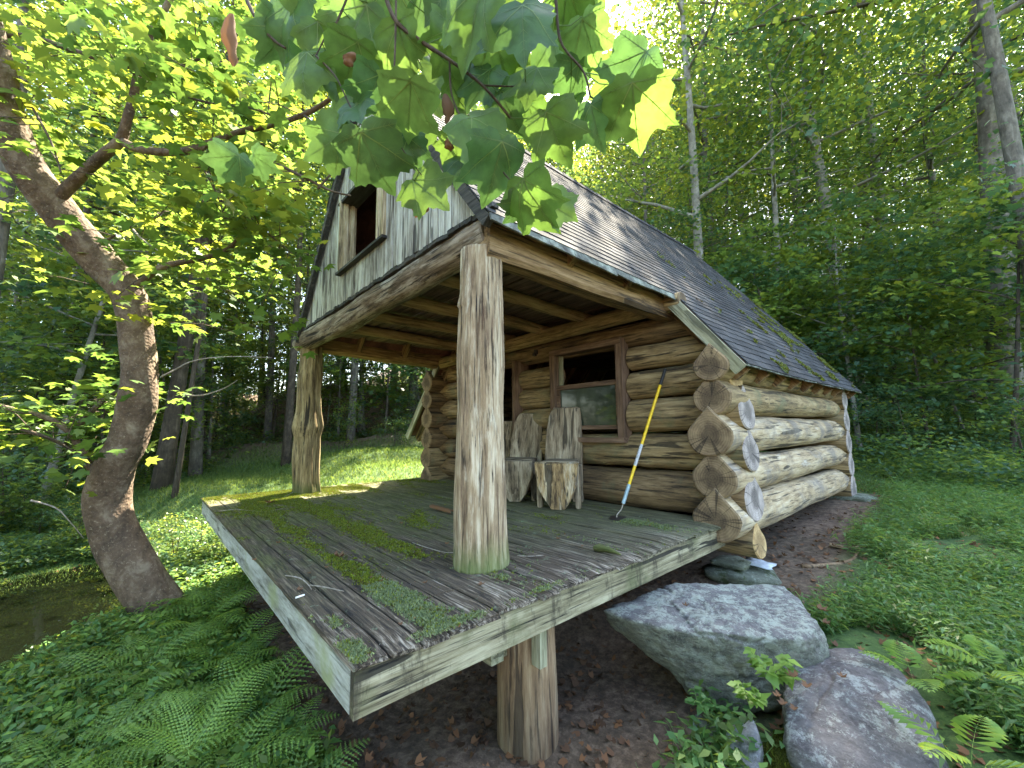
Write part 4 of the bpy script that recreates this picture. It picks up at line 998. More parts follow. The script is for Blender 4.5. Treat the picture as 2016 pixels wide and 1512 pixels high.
# trunks that can be told apart in the photo: (pixel x, distance, trunk radius, proto, lean, label)
special = [(1698, 17, .34, 0, -.09, 'pale grey trunk leaning left, behind the far end of the cabin roof'),
    (1790, 20, .36, 2, -.03, 'pale straight trunk in the woods right of the leaning one'),
    (1985, 12.5, .42, 1, .02, 'stout brown trunk at the right edge of the picture'),
    (1625, 21, .26, 1, .0, 'slim grey trunk behind the leaning pale trunk'),
    (1545, 16, .17, 0, .03, 'thin trunk just above the cabin roof slope'),
    (1905, 24, .26, 2, .0, 'pale trunk up the slope left of the stout brown one'),
    (325, 11.5, .22, 1, .05, 'thick trunk right behind the curved tree on the left'),
    (352, 10.6, .07, 1, .08, 'thin straight trunk touching the thick one behind the curved tree'),
    (395, 17, .26, 3, .0, 'dark trunk left of the gable, far back in the woods'),
    (285, 22, .30, 0, .0, 'grey trunk standing in a bright gap behind the curved tree'),
    (565, 15, .16, 1, .0, 'dark trunk close to the left edge of the gable'),
    (1215, 36, .34, 3, .0, 'tall trunk showing above the middle of the roof'),
    (120, 14, .18, 0, .03, 'slender trunk behind the curved tree near the left edge'),
    (1330, 33, .26, 2, .0, 'slim trunk above the upper part of the roof, left of the thin one'), (1270, 40, .3, 0, .03, 'far slim trunk just right of the hanging leaves'), (1410, 30, .24, 1, -.03, 'far slim trunk right of the upper roof edge'),
    (690, 19, .2, 3, .0, 'trunk seen below the porch beam beyond the deck')]
for px, t_, r_, k, ln, lab in special:
    p = ground_at(px, t_); a, b = ab(p.x, p.y); placed.append((a, b)); base = TALL[k]; r00 = (.175+.015*k)
    s = r_/r00; sh = max(.85, min(1.2, s))
    mw = Matrix.Translation(p-Vector((0, 0, .1))) @ Matrix.Rotation(YAW*math.pi/180, 4, 'Z') @ Matrix.Rotation(ln, 4, 'Y') @ Matrix.Rotation(trng.random()*6.28, 4, 'Z') @ Matrix.Diagonal((sh, sh, sh, 1))
    o = link('forest_tree', None, None, mw); tag(o, lab, 'tree', 'trees of the wood behind the cabin')
    tm = base[0].copy(); vv = np.empty(len(tm.vertices)*3, np.float32); tm.vertices.foreach_get('co', vv)
    if px < 600: tm.materials[0] = MT['bark3']
    for nm, me in (('trunk', tm), ('crown', base[1])):
        c_ = bpy.data.objects.new(nm, me); scene.collection.objects.link(c_); c_.parent = o
        if nm == 'trunk': c_.scale = (s/sh, s/sh, 1)
cnt = 0; G1 = 'trees of the wood behind the cabin'
for _ in range(6000):
    if cnt >= 122: break
    a = trng.uniform(9, 46); b = trng.uniform(-.95, 1.02)*a*1.28+trng.uniform(-3, 3)
    if cleared(a, b) or not bank_ok(a, b) or not far_enough(a, b, 2.4+a*.03) or not sun_gap(a, b, 5+float(hfield([a], [b])[0]), 28+float(hfield([a], [b])[0]), 4.4) or (a < 14.5 and abs(b) < 1.3*a) or (a < 27 and b > .3*a and trng.random() < .62): continue
    placed.append((a, b)); p = fr(a, b); p.z = hz(p.x, p.y)-.15; cnt += 1
    side = 'right' if b > .2*a else ('left' if b < -.35*a else 'mid')
    lab = {'right': 'tall leafy tree on the slope right of the cabin', 'left': 'tall leafy tree in the wood beyond the curved tree and stream', 'mid': 'tall leafy tree in the wood straight behind the cabin'}[side]
    lab = ('deep green ', 'yellow-green ', 'light green ', 'dense ')[cnt % 4]+lab+(', front' if a < 22 else (', middle' if a < 38 else ', far back'))
    put_tree('forest_tree', TALL[cnt % 4], p, trng.random()*6.28, trng.uniform(.75, 1.2), lab, {'right': 'tall trees on the slope right of the cabin', 'left': 'tall trees beyond the stream', 'mid': 'tall trees behind the cabin'}[side], ry=trng.uniform(-.05, .05))
for i in range(22):      # tall trees high on the slope, closing the view behind the roof
    a = 38+trng.uniform(0, 12); b = a*(-.02+.028*i)+trng.uniform(-.8, .8); p = fr(a, b); p.z = hz(p.x, p.y)-.2
    put_tree('forest_tree', TALL[i % 4], p, trng.random()*6.28, trng.uniform(1.1, 1.35), ('deep green', 'yellow-green', 'light green', 'dense')[i % 4]+' tall tree high on the slope, seen over the cabin roof', 'tall trees high on the slope behind the roof')
placed2 = []; cnt = 0
for px, t_, k, sc_ in ((1560, 12.5, 0, 1.15), (1690, 12.0, 3, 1.05), (1830, 11.5, 0, .95), (1940, 13, 3, 1.2), (1440, 15, 4, 1.2)):
    p = ground_at(px, t_); a, b = ab(p.x, p.y); placed2.append((a, b))
    put_tree('understory_tree', UND[k], p-Vector((0, 0, .1)), px*.1, sc_, {1560: 'broad-leaved young tree just above the far end of the roof', 1690: 'broad-leaved young tree right behind the far cabin corner', 1830: 'small broad-leaved tree at the lawn edge right of the far cabin corner', 1940: 'broad-leaved tree at the lawn edge, furthest right', 1440: 'layered young tree showing above the middle of the roof slope'}[px], 'young trees at the lawn edge right of the cabin')
for _ in range(9000):
    if cnt >= 175: break
    a = trng.uniform(8.5, 40)**1.0; b = trng.uniform(-1.0, 1.0)*a*1.3+trng.uniform(-2, 2)
    if cleared(a, b) or not bank_ok(a, b): continue
    if not all((a-p[0])**2+(b-p[1])**2 > (1.1+a*.035)**2 for p in placed2) or not sun_gap(a, b, 1+float(hfield([a], [b])[0]), 10+float(hfield([a], [b])[0]), 3.2): continue
    placed2.append((a, b)); p = fr(a, b); p.z = hz(p.x, p.y)-.1; cnt += 1
    side = 'right' if b > .2*a else ('left' if b < -.35*a else 'mid')
    lab = {'right': 'low spreading understory tree on the slope right of the cabin', 'left': 'low spreading understory tree beyond the stream on the left', 'mid': 'low spreading understory tree at the wood edge behind the cabin'}[side]
    lab = lab.replace('low spreading', ('broad-leaved', 'yellow-green', 'deep green', 'open-crowned', 'low layered')[cnt % 5])+(', in the front row' if a < 15 else (', in the middle rows' if a < 26 else ', in the back rows'))
    put_tree('understory_tree', UND[cnt % 5], p, trng.random()*6.28, trng.uniform(.7, 1.35), lab, {'right': 'understory trees right of the cabin', 'left': 'understory trees beyond the stream', 'mid': 'understory trees behind the cabin'}[side], ry=trng.uniform(-.12, .12))
placed3 = []; cnt = 0
for _ in range(9000):
    if cnt >= 130: break
    a = trng.uniform(7.5, 26); b = trng.uniform(-1.0, 1.0)*a*1.3
    if (cleared(a+.9, b*.97)) or not bank_ok(a, b): continue
    if not all((a-p[0])**2+(b-p[1])**2 > (.7+a*.03)**2 for p in placed3): continue
    placed3.append((a, b)); p = fr(a, b); p.z = hz(p.x, p.y)-.05; cnt += 1
    side = 'right' if b > .2*a else 'left'
    put_tree('shrub', SHR[cnt % 3], p, trng.random()*6.28, trng.uniform(.6, 1.3), {'right': 'leafy shrub at the wood edge right of the cabin', 'left': 'leafy shrub at the wood edge behind the lawn and stream'}[side], {'right': 'shrubs right of the cabin', 'left': 'shrubs behind the lawn and stream'}[side], cat='shrub')
for i in range(22):
    a = 7.2+.12*i+trng.uniform(-.5, .5); b = -a*(.66+.028*i)+trng.uniform(-.4, .4); p = fr(a, b); p.z = hz(p.x, p.y)-.04
    put_tree('shrub', SHR[i % 3], p, trng.random()*6.28, trng.uniform(.35, .6), 'low leafy shrub on the far bank of the stream', 'shrubs on the far bank of the stream', cat='shrub')
# a few trees behind the viewer, seen mirrored in the window pane
for i, (x, y) in enumerate(((-9, -13), (-5, -16), (-13, -10), (0, -19), (-17, -15), (6, -18))):
    put_tree('forest_tree', TALL[i % 4], Vector((x, y, hz(x, y)-.2)), i*1.3, .7, 'tree across the clearing, mirrored in the window pane', 'trees across the clearing')

for i in range(26):
    u = i/25; p = Vector((-24+30*u+trng.uniform(-1.5, 1.5), -9-7*math.sin(u*3)+trng.uniform(-1.5, 1.5), 0)); p.z = hz(p.x, p.y)-.3
    put_tree('understory_tree', UND[i % 5], p, trng.random()*6.28, trng.uniform(.9, 1.4), 'understory tree across the clearing, mirrored in the window pane', 'understory trees across the clearing')

# ------------------------------------------------------------------ undergrowth, lawn, litter (stuff)
def surf(A, B):
    X = CAM.x+HF.x*A+HR.x*B; Y = CAM.y+HF.y*A+HR.y*B
    return np.stack([X, Y, hfield(A, B)], -1)
def cabin_clear(P, m=.0):
    return ~((P[:, 0] > -5.9-m) & (P[:, 0] < .45+m) & (P[:, 1] > -.15-m) & (P[:, 1] < 9.0+m))
r = np.random.default_rng(5)
n = 150000; A = 7+38*r.random(n)**1.5; B = (r.random(n)*2-1)*A*1.32
X = np.vectorize(lambda a, b: cleared(a-.6, b))(A, B); P = surf(A, B)
nz = np.array([noise.noise(Vector((p[0]*.45, p[1]*.45, 0))) for p in P])
keep = (~X) & cabin_clear(P, .5) & (nz > -.12); P = P[keep]; A = A[keep]; nz = nz[keep]
P[:, 2] += r.random(len(P))**1.4*(.25+.9*np.clip(nz+.1, 0, .6))
V, F = leaf_arrays(P, .07+.0035*A, KITE, r, .35)
o = link('undergrowth', fast_mesh('undergrowth', V, F, LM, r.choice(3, len(P), p=(.5, .4, .1)))); tag(o, 'low leafy ground plants covering the forest floor', 'undergrowth', kind='stuff')
# lawn
def blades(name, P, h, w, mats, r, label, cat, lean=.45):
    n = len(P); d = np.stack([r.normal(0, lean, n), r.normal(0, lean, n), np.ones(n)], -1); d /= np.linalg.norm(d, axis=1)[:, None]
    t = r.normal(0, 1, (n, 3)); t -= d*np.sum(t*d, 1)[:, None]; t /= np.linalg.norm(t, axis=1)[:, None]
    hh = (h*(.5+r.random(n)))[:, None]; ww = np.reshape(w*np.ones(n), (n, 1)); side = np.cross(d, t); bend = side*hh*.35
    V = np.stack([P-t*ww, P+t*ww, P+d*hh*.6+t*ww*.7+bend*.3, P+d*hh+bend, P+d*hh*.6-t*ww*.7+bend*.3], 1).reshape(-1, 3)
    o = link(name, fast_mesh(name, V, np.arange(n*5).reshape(n, 5), mats, r.integers(0, len(mats), n))); tag(o, label, cat, kind='stuff'); return o
n = 190000; A = 5+14*r.random(n)**1.25; B = (r.random(n)*2-1)*A*1.3; m = lawn_mask(A, B); P = surf(A, B)
nz = np.array([noise.noise(Vector((p[0]*1.3, p[1]*1.3, 3))) for p in P])
kp = (m*.9+nz*.5 > r.random(n)*.9) & cabin_clear(P, .05)
P = P[kp]; A = A[kp]; blades('lawn_grass', P, .03+.0045*A, .0014+.0006*A, [MT['grass']], r, 'short grass of the clearing around the cabin', 'grass')
# stilt grass and low weeds, right foreground
def weeds(name, A, B, leafs, size, r, mats, label, hgt=.22, tmpl=LANCE, per=7, clear=True):
    P = surf(A, B); k = cabin_clear(P, .06) if clear else (P[:, 1] < .25) | (P[:, 0] < -4.6); P = P[k]; n = len(P)
    top = np.stack([r.normal(0, .35, n), r.normal(0, .35, n), np.ones(n)], -1); hg = hgt*(.45+.8*r.random(n))
    u = (np.arange(per)+.6)/per; Q = (P[:, None, :]+top[:, None, :]*(hg[:, None]*u[None])[:, :, None]).reshape(-1, 3)
    hd = np.tile(r.normal(0, 1, (n, 1, 3)), (1, per, 1)); hd[:, ::2] *= -1; hd[:, :, 2] = .15; hd = hd.reshape(-1, 3)
    V, F = leaf_arrays(Q, size, tmpl, r, .35, heading=hd)
    T_ = P+top*hg[:, None]; s = np.cross(top, r.normal(0, 1, (n, 3))); s /= np.linalg.norm(s, axis=1)[:, None]
    V2 = np.stack([P-s*.0012, P+s*.0012, T_+s*.0008, T_-s*.0008], 1).reshape(-1, 3); F2 = np.arange(len(V2)).reshape(-1, 4)+len(V)
    o = link(name, fast_mesh(name, np.concatenate([V, V2]), np.concatenate([F, F2]), mats, np.concatenate([r.integers(0, len(mats), len(F)), np.zeros(len(F2), int)]))); tag(o, label, 'weeds', kind='stuff'); return o
n = 44000; A = 1.0+9.5*r.random(n)**1.1; B = .2+(A*1.35+.9)*r.random(n)
X = surf(A, B); nz = np.array([noise.noise(Vector((p[0]*1.1, p[1]*1.1, 9))) for p in X])
def rocks_clear(X):
    k = ~(((X[:, 0]-1.05)/.52)**2+((X[:, 1]-2.2)/.72)**2 < 1); 
    k &= ~((X[:, 0] > -.2) & (X[:, 0] < .97) & (X[:, 1] > -2) & (X[:, 1] < 3.2))
    return k
edge = X[:, 0]-(.50+.14*np.sin(X[:, 1]*1.9)+.30*np.exp(-((X[:, 1]-4.6)/.9)**2))
kp = rocks_clear(X) & (nz > -.20) & (edge > -.15+.4*r.random(n)) & (r.random(n) < np.clip(1.3-A*.08, .35, 1))
weeds('stilt_grass', A[kp], B[kp], 6, .062, r, [MT['stilt'], MT['stilt'], MT['leafA']], 'dense low green stilt grass on the ground right of the cabin')
n = 1500; A = 1.45+1.35*r.random(n); B = .12+1.0*r.random(n)*A*.42+.1; X = surf(A, B); kp = (X[:, 0] > -.30+.0*A) & (X[:, 0] < .95) & (X[:, 1] < 2.1) & (X[:, 0]+X[:, 1]*.2 > .12)
weeds('weeds', A[kp], B[kp], 6, .075, r, [MT['stilt'], MT['leafA']], 'low green weeds between the deck pile and the boulders', .24, LANCE*np.array([1.7, 1, 1]), 7)
# left bank cover
n = 14000; A = .8+6.2*r.random(n); B = -.35-3.9*r.random(n)*(.35+.16*A)-A*.12; X = surf(A, B)
nz = np.array([noise.noise(Vector((p[0]*1.3, p[1]*1.3, 4))) for p in X]); kp = (X[:, 2] > -1.46) & ((nz > -.3) | (X[:, 1] > -.6)) & ((X[:, 1] < .2) | ((X[:, 0] < -4.6) & (X[:, 1] < 3)))
weeds('bank_weeds', A[kp], B[kp], 6, .06, r, [MT['stilt'], MT['leafC'], MT['fernb']], 'mixed low green plants on the bank left of the deck', .16, LANCE*np.array([1.9, 1, 1]), 6, False)
n = 22000; A = .8+5.0*r.random(n); B = -1.0-4.4*r.random(n)*(.3+.17*A); P = surf(A, B); kp = (P[:, 2] > -1.42) & (P[:, 1] < -.1)
blades('bank_grass', P[kp], .11, .0022, [MT['stilt'], MT['grass']], r, 'thin grass blades on the bank beside the stream', 'grass', .6)
# far bank plants
n = 14000; A = 5.6+3.6*r.random(n); B = -A*(.62+.62*r.random(n)); X = surf(A, B); kp = (X[:, 2] > -1.46) & (A < 8.6)
weeds('far_bank_weeds', A[kp], B[kp], 6, .085, r, [MT['leafA'], MT['leafB']], 'green plants on the far bank of the stream', .2, LANCE*np.array([2.4, 1, 1]), 6)
# leaf litter
LIT = np.array([(0, 0, 0), (-.30, .25, .10), (-.42, .6, .18), (-.1, .62, .02), (0, 1, .12), (.12, .6, .0), (.40, .62, .16), (.28, .22, .06)], float)
n = 9000; A = 1+8*r.random(n)**1.3; B = (r.random(n)*2-1)*A*1.2; P = surf(A, B); P[:, 2] += .008
V, F = leaf_arrays(P, .06, LIT, r, .35)
o = link('leaf_litter', fast_mesh('leaf_litter', V, F, [MT['deadleaf']])); tag(o, 'brown fallen leaves scattered over the ground', 'leaf litter', kind='stuff')

# ------------------------------------------------------------------ ferns
def frond(mbv, mbf, base, head, L, r, width=.30, n=24, up=1.0, k=7):
    """feather of toothed pinnae along an arching midrib"""
    h = Vector(head); h.z = 0; h.normalize(); side = Vector((-h.y, h.x, 0)); pts = []
    for i in range(n+3):
        u = i/(n+2); ang = up*(1-u*1.25); 
        d = h*math.cos(ang)+Vector((0, 0, math.sin(ang)))
        pts.append((pts[-1] if pts else Vector(base))+d*(L/(n+2)))
    tw = r.uniform(-.25, .25)
    for i in range(3, n+2):
        u = (i-3)/(n-1); w = L*width*max(.04, (math.sin(math.pi*min(1, (u*.86+.14))**.8)))*(1-u*.25)
        p = pts[i]; t = (pts[i+1]-pts[i-1] if i+1 < len(pts) else pts[i]-pts[i-1]).normalized(); nn = side.cross(t).normalized()
        if nn.z < 0: nn = -nn
        for s in (-1, 1):
            d = (side*s*.93+t*.42+nn*(tw*s-.06)).normalized(); pw = L/(n)*.95
            for q in range(k):
                v0 = q/k; v1 = (q+1)/k; half = pw*.46*(1-v0*.85)
                c0 = p+d*(w*v0)-nn*(w*v0*v0*.18); c1 = p+d*(w*v1)-nn*(w*v1*v1*.18)
                for s2 in (-1, 1):
                    nv = len(mbv); a_ = c0; b_ = c0+t*(s2*half)+d*(w/k*.75)+nn*(half*.12); c_ = c1
                    mbv += [tuple(a_), tuple(b_), tuple(c_)]; mbf.append((nv, nv+1, nv+2))
    # midrib
    for i in range(len(pts)-1):
        nv = len(mbv); w = .0022*(1-i/len(pts)*.7)
        mbv += [tuple(pts[i]-side*w), tuple(pts[i]+side*w), tuple(pts[i+1]+side*w)]; mbf.append((nv, nv+1, nv+2))
def fern_mesh(seed, nf, L, mat, k=5, spread=None, n=16, width=.26):
    r_ = random.Random(seed); v = []; f = []
    for i in range(nf):
        a = (i/nf*6.28+r_.uniform(-.3, .3)) if spread is None else spread[i % len(spread)]
        frond(v, f, (r_.uniform(-.02, .02), r_.uniform(-.02, .02), 0), (math.cos(a), math.sin(a), 0), L*r_.uniform(.75, 1.1), r_, width, n, r_.uniform(.85, 1.25), k)
    V = np.array(v); F = np.array(f); return fast_mesh('fern', V, F, [MT[mat]])
FM = [fern_mesh(1, 6, .60, 'fernb'), fern_mesh(2, 8, .48, 'fern'), fern_mesh(3, 9, .60, 'fern'), fern_mesh(4, 7, .42, 'fernb')]
def fern(me, loc, rz, sc, label, group=None, rx=0):
    mw = Matrix.Translation(loc) @ Matrix.Rotation(rx, 4, 'X') @ Matrix.Rotation(rz, 4, 'Z') @ Matrix.Scale(sc, 4)
    o = link('fern', me, None, mw); tag(o, label, 'fern', group); return o
fr_ = random.Random(3)
spots = []
for _ in range(4000):
    if len(spots) >= 40: break
    a = fr_.uniform(1.5, 4.6); b = fr_.uniform(-2.9, -.25)
    p = fr(a, b); px = 1008+FPX*b/a
    if px > 640 or px < -60: continue
    if p.y > .02 or p.x < -5.5: continue
    if px < 200 or (px < 300 and a > 2.9): continue
    if math.hypot(p.x+3.9, p.y+.65) < .45: continue
    if all((a-q[0])**2+(b-q[1])**2 > .30**2 for q in spots): spots.append((a, b))
for i, (a, b) in enumerate(spots):
    p = fr(a, b); p.z = hz(p.x, p.y)-.02
    fern(FM[(i*7) % 4 if i % 5 else 3], p, fr_.random()*6.28, fr_.uniform(.8, 1.25), 'green fern on the shaded bank left of the deck', 'ferns on the bank beside the deck')
def at_ground(px, py, t0=1.0, t1=30):
    lo, hi = t0, t1
    for _ in range(60):
        t = t0*(t1/t0)**(_/60.); p = at(px, py, t)
        if p.z < hz(p.x, p.y): return Vector((p.x, p.y, hz(p.x, p.y)))
    return at(px, py, t1)
big = fern_mesh(9, 3, .52, 'fernb', 7, [2.2, 3.0, .9], 26, .25)
fern(big, at(375, 1500, 1.75), 1.2, 1.0, 'upright light green fern frond standing out in front of the darker ferns')
bigr = fern_mesh(10, 4, .42, 'fernb', 1, None, 11, .34)
for px, py, t_, lab in ((1975, 1300, 2.1, 'light green coarse fern at the right edge above the bottom corner'), (1900, 1480, 1.75, 'light green coarse fern in the bottom right corner'), (1800, 1310, 2.3, 'light green fern just right of the nearest boulder')):
    fern(bigr, at(px, py+40, t_), px*.7, .8, lab)
# seedlings on the boulders
def sprig(loc, n, h, leaf, mat, label, seed, tmpl=MAPLE, name='seedling'):
    r_ = np.random.default_rng(seed); mb = MB(); Ps = []; Hs = []
    for i in range(n):
        a = i*2.4; top = Vector((math.cos(a)*h*.55, math.sin(a)*h*.55, h*(.4+.6*((i*7) % n)/n)))
        mb.tube([(0, 0, 0), tuple(top*.5+Vector((0, 0, h*.12))), tuple(top)], [.003, .002, .001], 5)
        for q in np.linspace(.3, 1, 5):
            for s_ in (-1, 1):
                Ps.append(tuple(top*q+Vector((0, 0, h*.12*math.sin(q*3.1))))); Hs.append((math.cos(a)*.6-s_*math.sin(a), math.sin(a)*.6+s_*math.cos(a), -.1))
    V, F = leaf_arrays(np.array(Ps), leaf, tmpl, r_, .25, heading=np.array(Hs, float))
    root = empty(name, loc); tag(root, label, 'plant'); W0 = WM[root.name]
    mb.build('stem', MT['vein'], root, mw=W0); link('foliage', fast_mesh('foliage', V, F, [MT[mat]]), root, W0)
sprig(at(1520, 1345, 2.28), 6, .17, .075, 'fernb', 'bright green weed growing in front of the big boulder', 1, LANCE*np.array([2.6, 1, 1]))
sprig(at(1475, 1385, 2.15), 5, .10, .055, 'fernb', 'small bright green weed in the crack between the boulders', 2, LANCE*np.array([2.6, 1, 1]))
sprig(at(1375, 1395, 2.3), 4, .09, .05, 'stilt', 'little green weed left of the crack under the big boulder', 3, LANCE*np.array([2.6, 1, 1]))
# dark moss cushion between the low rocks
import bmesh
dg = []; dn = []
r_ = np.random.default_rng(8)
for _ in range(14000):
    q = r_.random(2); x = .74+.34*q[0]; yv = 1.98-.52*q[1]-.0*q[0]
    if ((x-.90)/.13)**2+((yv-1.74)/.27)**2 < 1+.4*noise.noise(Vector((x*9, yv*9, 1))):
        hgt = -.745-.10*(1.95-yv)/.5+.03*(1-((x-.9)/.14)**2)+.010*noise.noise(Vector((x*20, yv*20, 2)))
        dg.append((x, yv, hgt)); dn.append((0, -.3, 1))
if dg:
    o = tufts('moss_cushion', np.array(dg), np.array(dn, float)/1.044, .014, [MT['mossdark'], MT['moss']], (r_.random(len(dg)) < .12).astype(int), None, 3, 1.2, seed=6)
    tag(o, 'dark green moss cushion on the low rock between the boulders', 'moss')

# ------------------------------------------------------------------ curved sycamore on the left
syc = empty('sycamore_tree', at(270, 1150, 4.0)); tag(syc, 'sycamore with a bent mottled trunk curving up and left over the stream bank', 'tree')
DT = 4.0
def pl(pts, n=None, d=DT):
    P = [at(x, y, (q[0] if q else d)) for x, y, *q in pts]; return resample(P, n or len(P)*5)
trk = [(318, 1205), (272, 1130), (232, 1065), (212, 990), (222, 930), (252, 864), (272, 791), (276, 718), (267, 645), (248, 573), (190, 507), (100, 395), (35, 298), (5, 205), (-15, 110), (-50, -30), (-90, -200)]
wid = [108, 100, 94, 90, 88, 80, 76, 72, 72, 74, 76, 78, 74, 68, 64, 58, 50]
P = resample([at(x, y, DT-(max(0, 560-y)*.0014)) for x, y in trk], 90)
rad = [lerp([(i/16, w_*DT/FPX/2) for i, w_ in enumerate(wid)], k_/89)*.78*(1-.13*max(0, k_-52)/37) for k_ in range(90)]
mb = MB(); mb.tube(P, rad, 28, rough=.13)
mb.build('trunk', MT['sycbark'], syc, mw=Matrix(), smooth=True)
limbs = [([(110, 395, 3.75), (160, 345, 3.7), (205, 305, 3.6), (238, 275, 3.55), (252, 230, 3.5), (262, 195, 3.5), (275, 130, 3.45), (300, 60, 3.4), (335, 0, 3.35), (370, -80, 3.3)], .052, .018),
    ([(236, 276, 3.55), (270, 292, 3.5), (330, 300, 3.4), (390, 293, 3.3), (410, 283, 3.3), (480, 258, 3.2), (540, 245, 3.1), (600, 225, 3.0), (650, 195, 2.9), (700, 150, 2.8)], .036, .012),
    ([(5, 68, 3.5), (70, 75, 3.5), (160, 105, 3.4), (240, 130, 3.4), (330, 133, 3.4), (375, 125, 3.3), (410, 100, 3.3)], .024, .010),
    ([(270, 560, 4), (285, 550, 3.9), (320, 525, 3.8), (400, 508, 3.7), (450, 490, 3.6), (478, 455, 3.5), (490, 425, 3.5)], .036, .010),
    ([(205, 950, 4), (175, 915, 4), (150, 870, 4.0), (130, 845, 3.95), (90, 822, 3.9), (0, 800, 3.8), (-60, 780, 3.8)], .036, .02),
    ([(145, 850, 4), (190, 800, 4.1), (240, 765, 4.2), (290, 740, 4.3)], .028, .012),
    ([(40, 845, 3.5), (90, 860, 3.6), (150, 890, 3.8), (185, 925, 3.9)], .012, .018),
    ([(15, 150, 3.5), (50, 190, 3.5), (80, 240, 3.4), (105, 290, 3.4), (120, 340, 3.3)], .012, .006),
    ([(275, 160, 3.5), (310, 170, 3.4), (400, 200, 3.2), (500, 215, 3.0), (560, 240, 2.9)], .012, .005),
    ([(600, 228, 3.0), (640, 265, 2.9), (690, 300, 2.9)], .012, .006), ([(380, 280, 3.3), (400, 330, 3.3), (430, 390, 3.3), (440, 430, 3.2)], .008, .004),
    ([(200, 480, 3.9), (250, 450, 3.8), (310, 428, 3.6)], .012, .005), ([(490, 430, 3.5), (540, 470, 3.4), (575, 500, 3.4)], .008, .004), ([(540, 320, 3), (600, 350, 3), (650, 375, 3), (690, 385, 2.9)], .011, .006), ([(625, 372, 3), (655, 335, 3), (655, 300, 3)], .009, .005)]
LP = []
for pts, r0, r1 in limbs:
    Q = resample([at(*p) for p in pts], len(pts)*4); mb = MB(); mb.tube(Q, [r0+(r1-r0)*i/(len(Q)-1) for i in range(len(Q))], 10, rough=.12)
    mb.build('branch', MT['sycbark'] if r0 > .03 else MT['twig'], syc, mw=Matrix(), smooth=True)
    LP += [(q, r0) for q in Q[3:]]
for pts in ([(318, 742, 3.9), (345, 728, 3.8), (382, 710, 3.7), (450, 702, 3.7), (535, 704, 3.6)], [(365, 778, 4.4), (400, 778, 4.3), (440, 765, 4.3), (458, 755, 4.2), (468, 748, 4.2)], [(262, 452, 3.7), (285, 475, 3.6), (345, 515, 3.5)], [(60, 985, 3.5), (110, 1000, 3.6), (140, 1030, 3.7), (165, 1060, 3.8)]):
    Q = resample([at(*p) for p in pts], 14); mb = MB(); mb.tube(Q, [.009-.0005*i for i in range(14)], 6, rough=.1); mb.build('dead_twig', MT['dead'], syc, mw=Matrix(), smooth=True)
# foliage sprays round the branches
r = np.random.default_rng(31); rs = random.Random(12); C = []; tw = MB()
cand = [q for q, r0 in LP if r0 < .05]
for i in range(460):
    if i < 150: q = rs.choice(cand)
    else:
        px, py = rs.uniform(-80, 690), rs.uniform(-60, 700)
        if rs.random() > (1.0 if py < 330 else .75): continue
        if py > 560 and px < 330: continue
        q = at(px, py, rs.uniform(3.6, 6.0) if i < 310 else rs.uniform(6, 10))
        if i >= 310 and py > 420: continue
    e = q+Vector((rs.gauss(0, .22), rs.gauss(0, .22), rs.gauss(0, .16)))
    ea, eb2 = ab(e.x, e.y)
    if not sun_gap(ea, eb2, e.z-.6, e.z+.6, .55): continue
    ex_ = 1008+FPX*(e-CAM).dot(CR)/(e-CAM).dot(CF); ey_ = 756-FPX*(e-CAM).dot(CU)/(e-CAM).dot(CF)
    if ex_ > 590-max(0, ey_-330)*.12 and ey_ > 170: continue
    tw.tube([q, q.lerp(e, .5)+Vector((0, 0, .03)), e], [.005, .004, .002], 4, cap=False); C.append(tuple(e))
C = np.array(C); per = 12; idx = np.repeat(np.arange(len(C)), per)
off = r.normal(0, 1, (len(idx), 3))*np.array([.20, .20, .06])
V, F = leaf_arrays(C[idx]+off, .115, MAPLE, r, .35, hang=.35)
tw.build('twigs', MT['twig'], syc, mw=Matrix())['kind'] = 'stuff'
link('foliage', fast_mesh('foliage', V, F, [MT['leafC'], MT['leafA'], MT['syc']], r.choice(3, len(C), p=(.16, .44, .40))[idx]), syc, Matrix())
# crown continuing above the picture and over the bank
C = []
for i in range(130):
    C.append(tuple(at(rs.uniform(-500, 900), rs.uniform(-900, -80), rs.uniform(3.2, 7))))
N0 = len(C)
for i in range(48):      # unseen leaf sprays added toward the sun to shade the hanging leaves
    k_ = rs.uniform(1.6, 5.0); C.append(tuple(CAM+HF*.9+Vector((0, 0, .6))+sd*k_+HR*rs.gauss(0, .8)+HF*rs.gauss(0, .5)))
def crown_ok(c_):
    d = Vector(c_)-CAM; a_, b_ = ab(c_[0], c_[1])
    return (d.dot(CU) > .93*d.dot(CF)+.85 or d.dot(CR) < -1.24*d.dot(CF)-.9) and sun_gap(a_, b_, c_[2]-.7, c_[2]+.7, .6)
C = [c_ for i_, c_ in enumerate(C) if (crown_ok(c_) if i_ < N0 else (Vector(c_)-CAM).dot(CU) > .93*(Vector(c_)-CAM).dot(CF)+.8)]
C = np.array(C); idx = np.repeat(np.arange(len(C)), 16); V, F = leaf_arrays(C[idx]+r.normal(0, 1, (len(idx), 3))*np.array([.35, .35, .12]), .14, MAPLE, r, .4)
link('upper_and_shade_foliage', fast_mesh('upper_and_shade_foliage', V, F, [MT['leafC'], MT['leafA']], r.choice(2, len(C))[idx]), syc, Matrix())

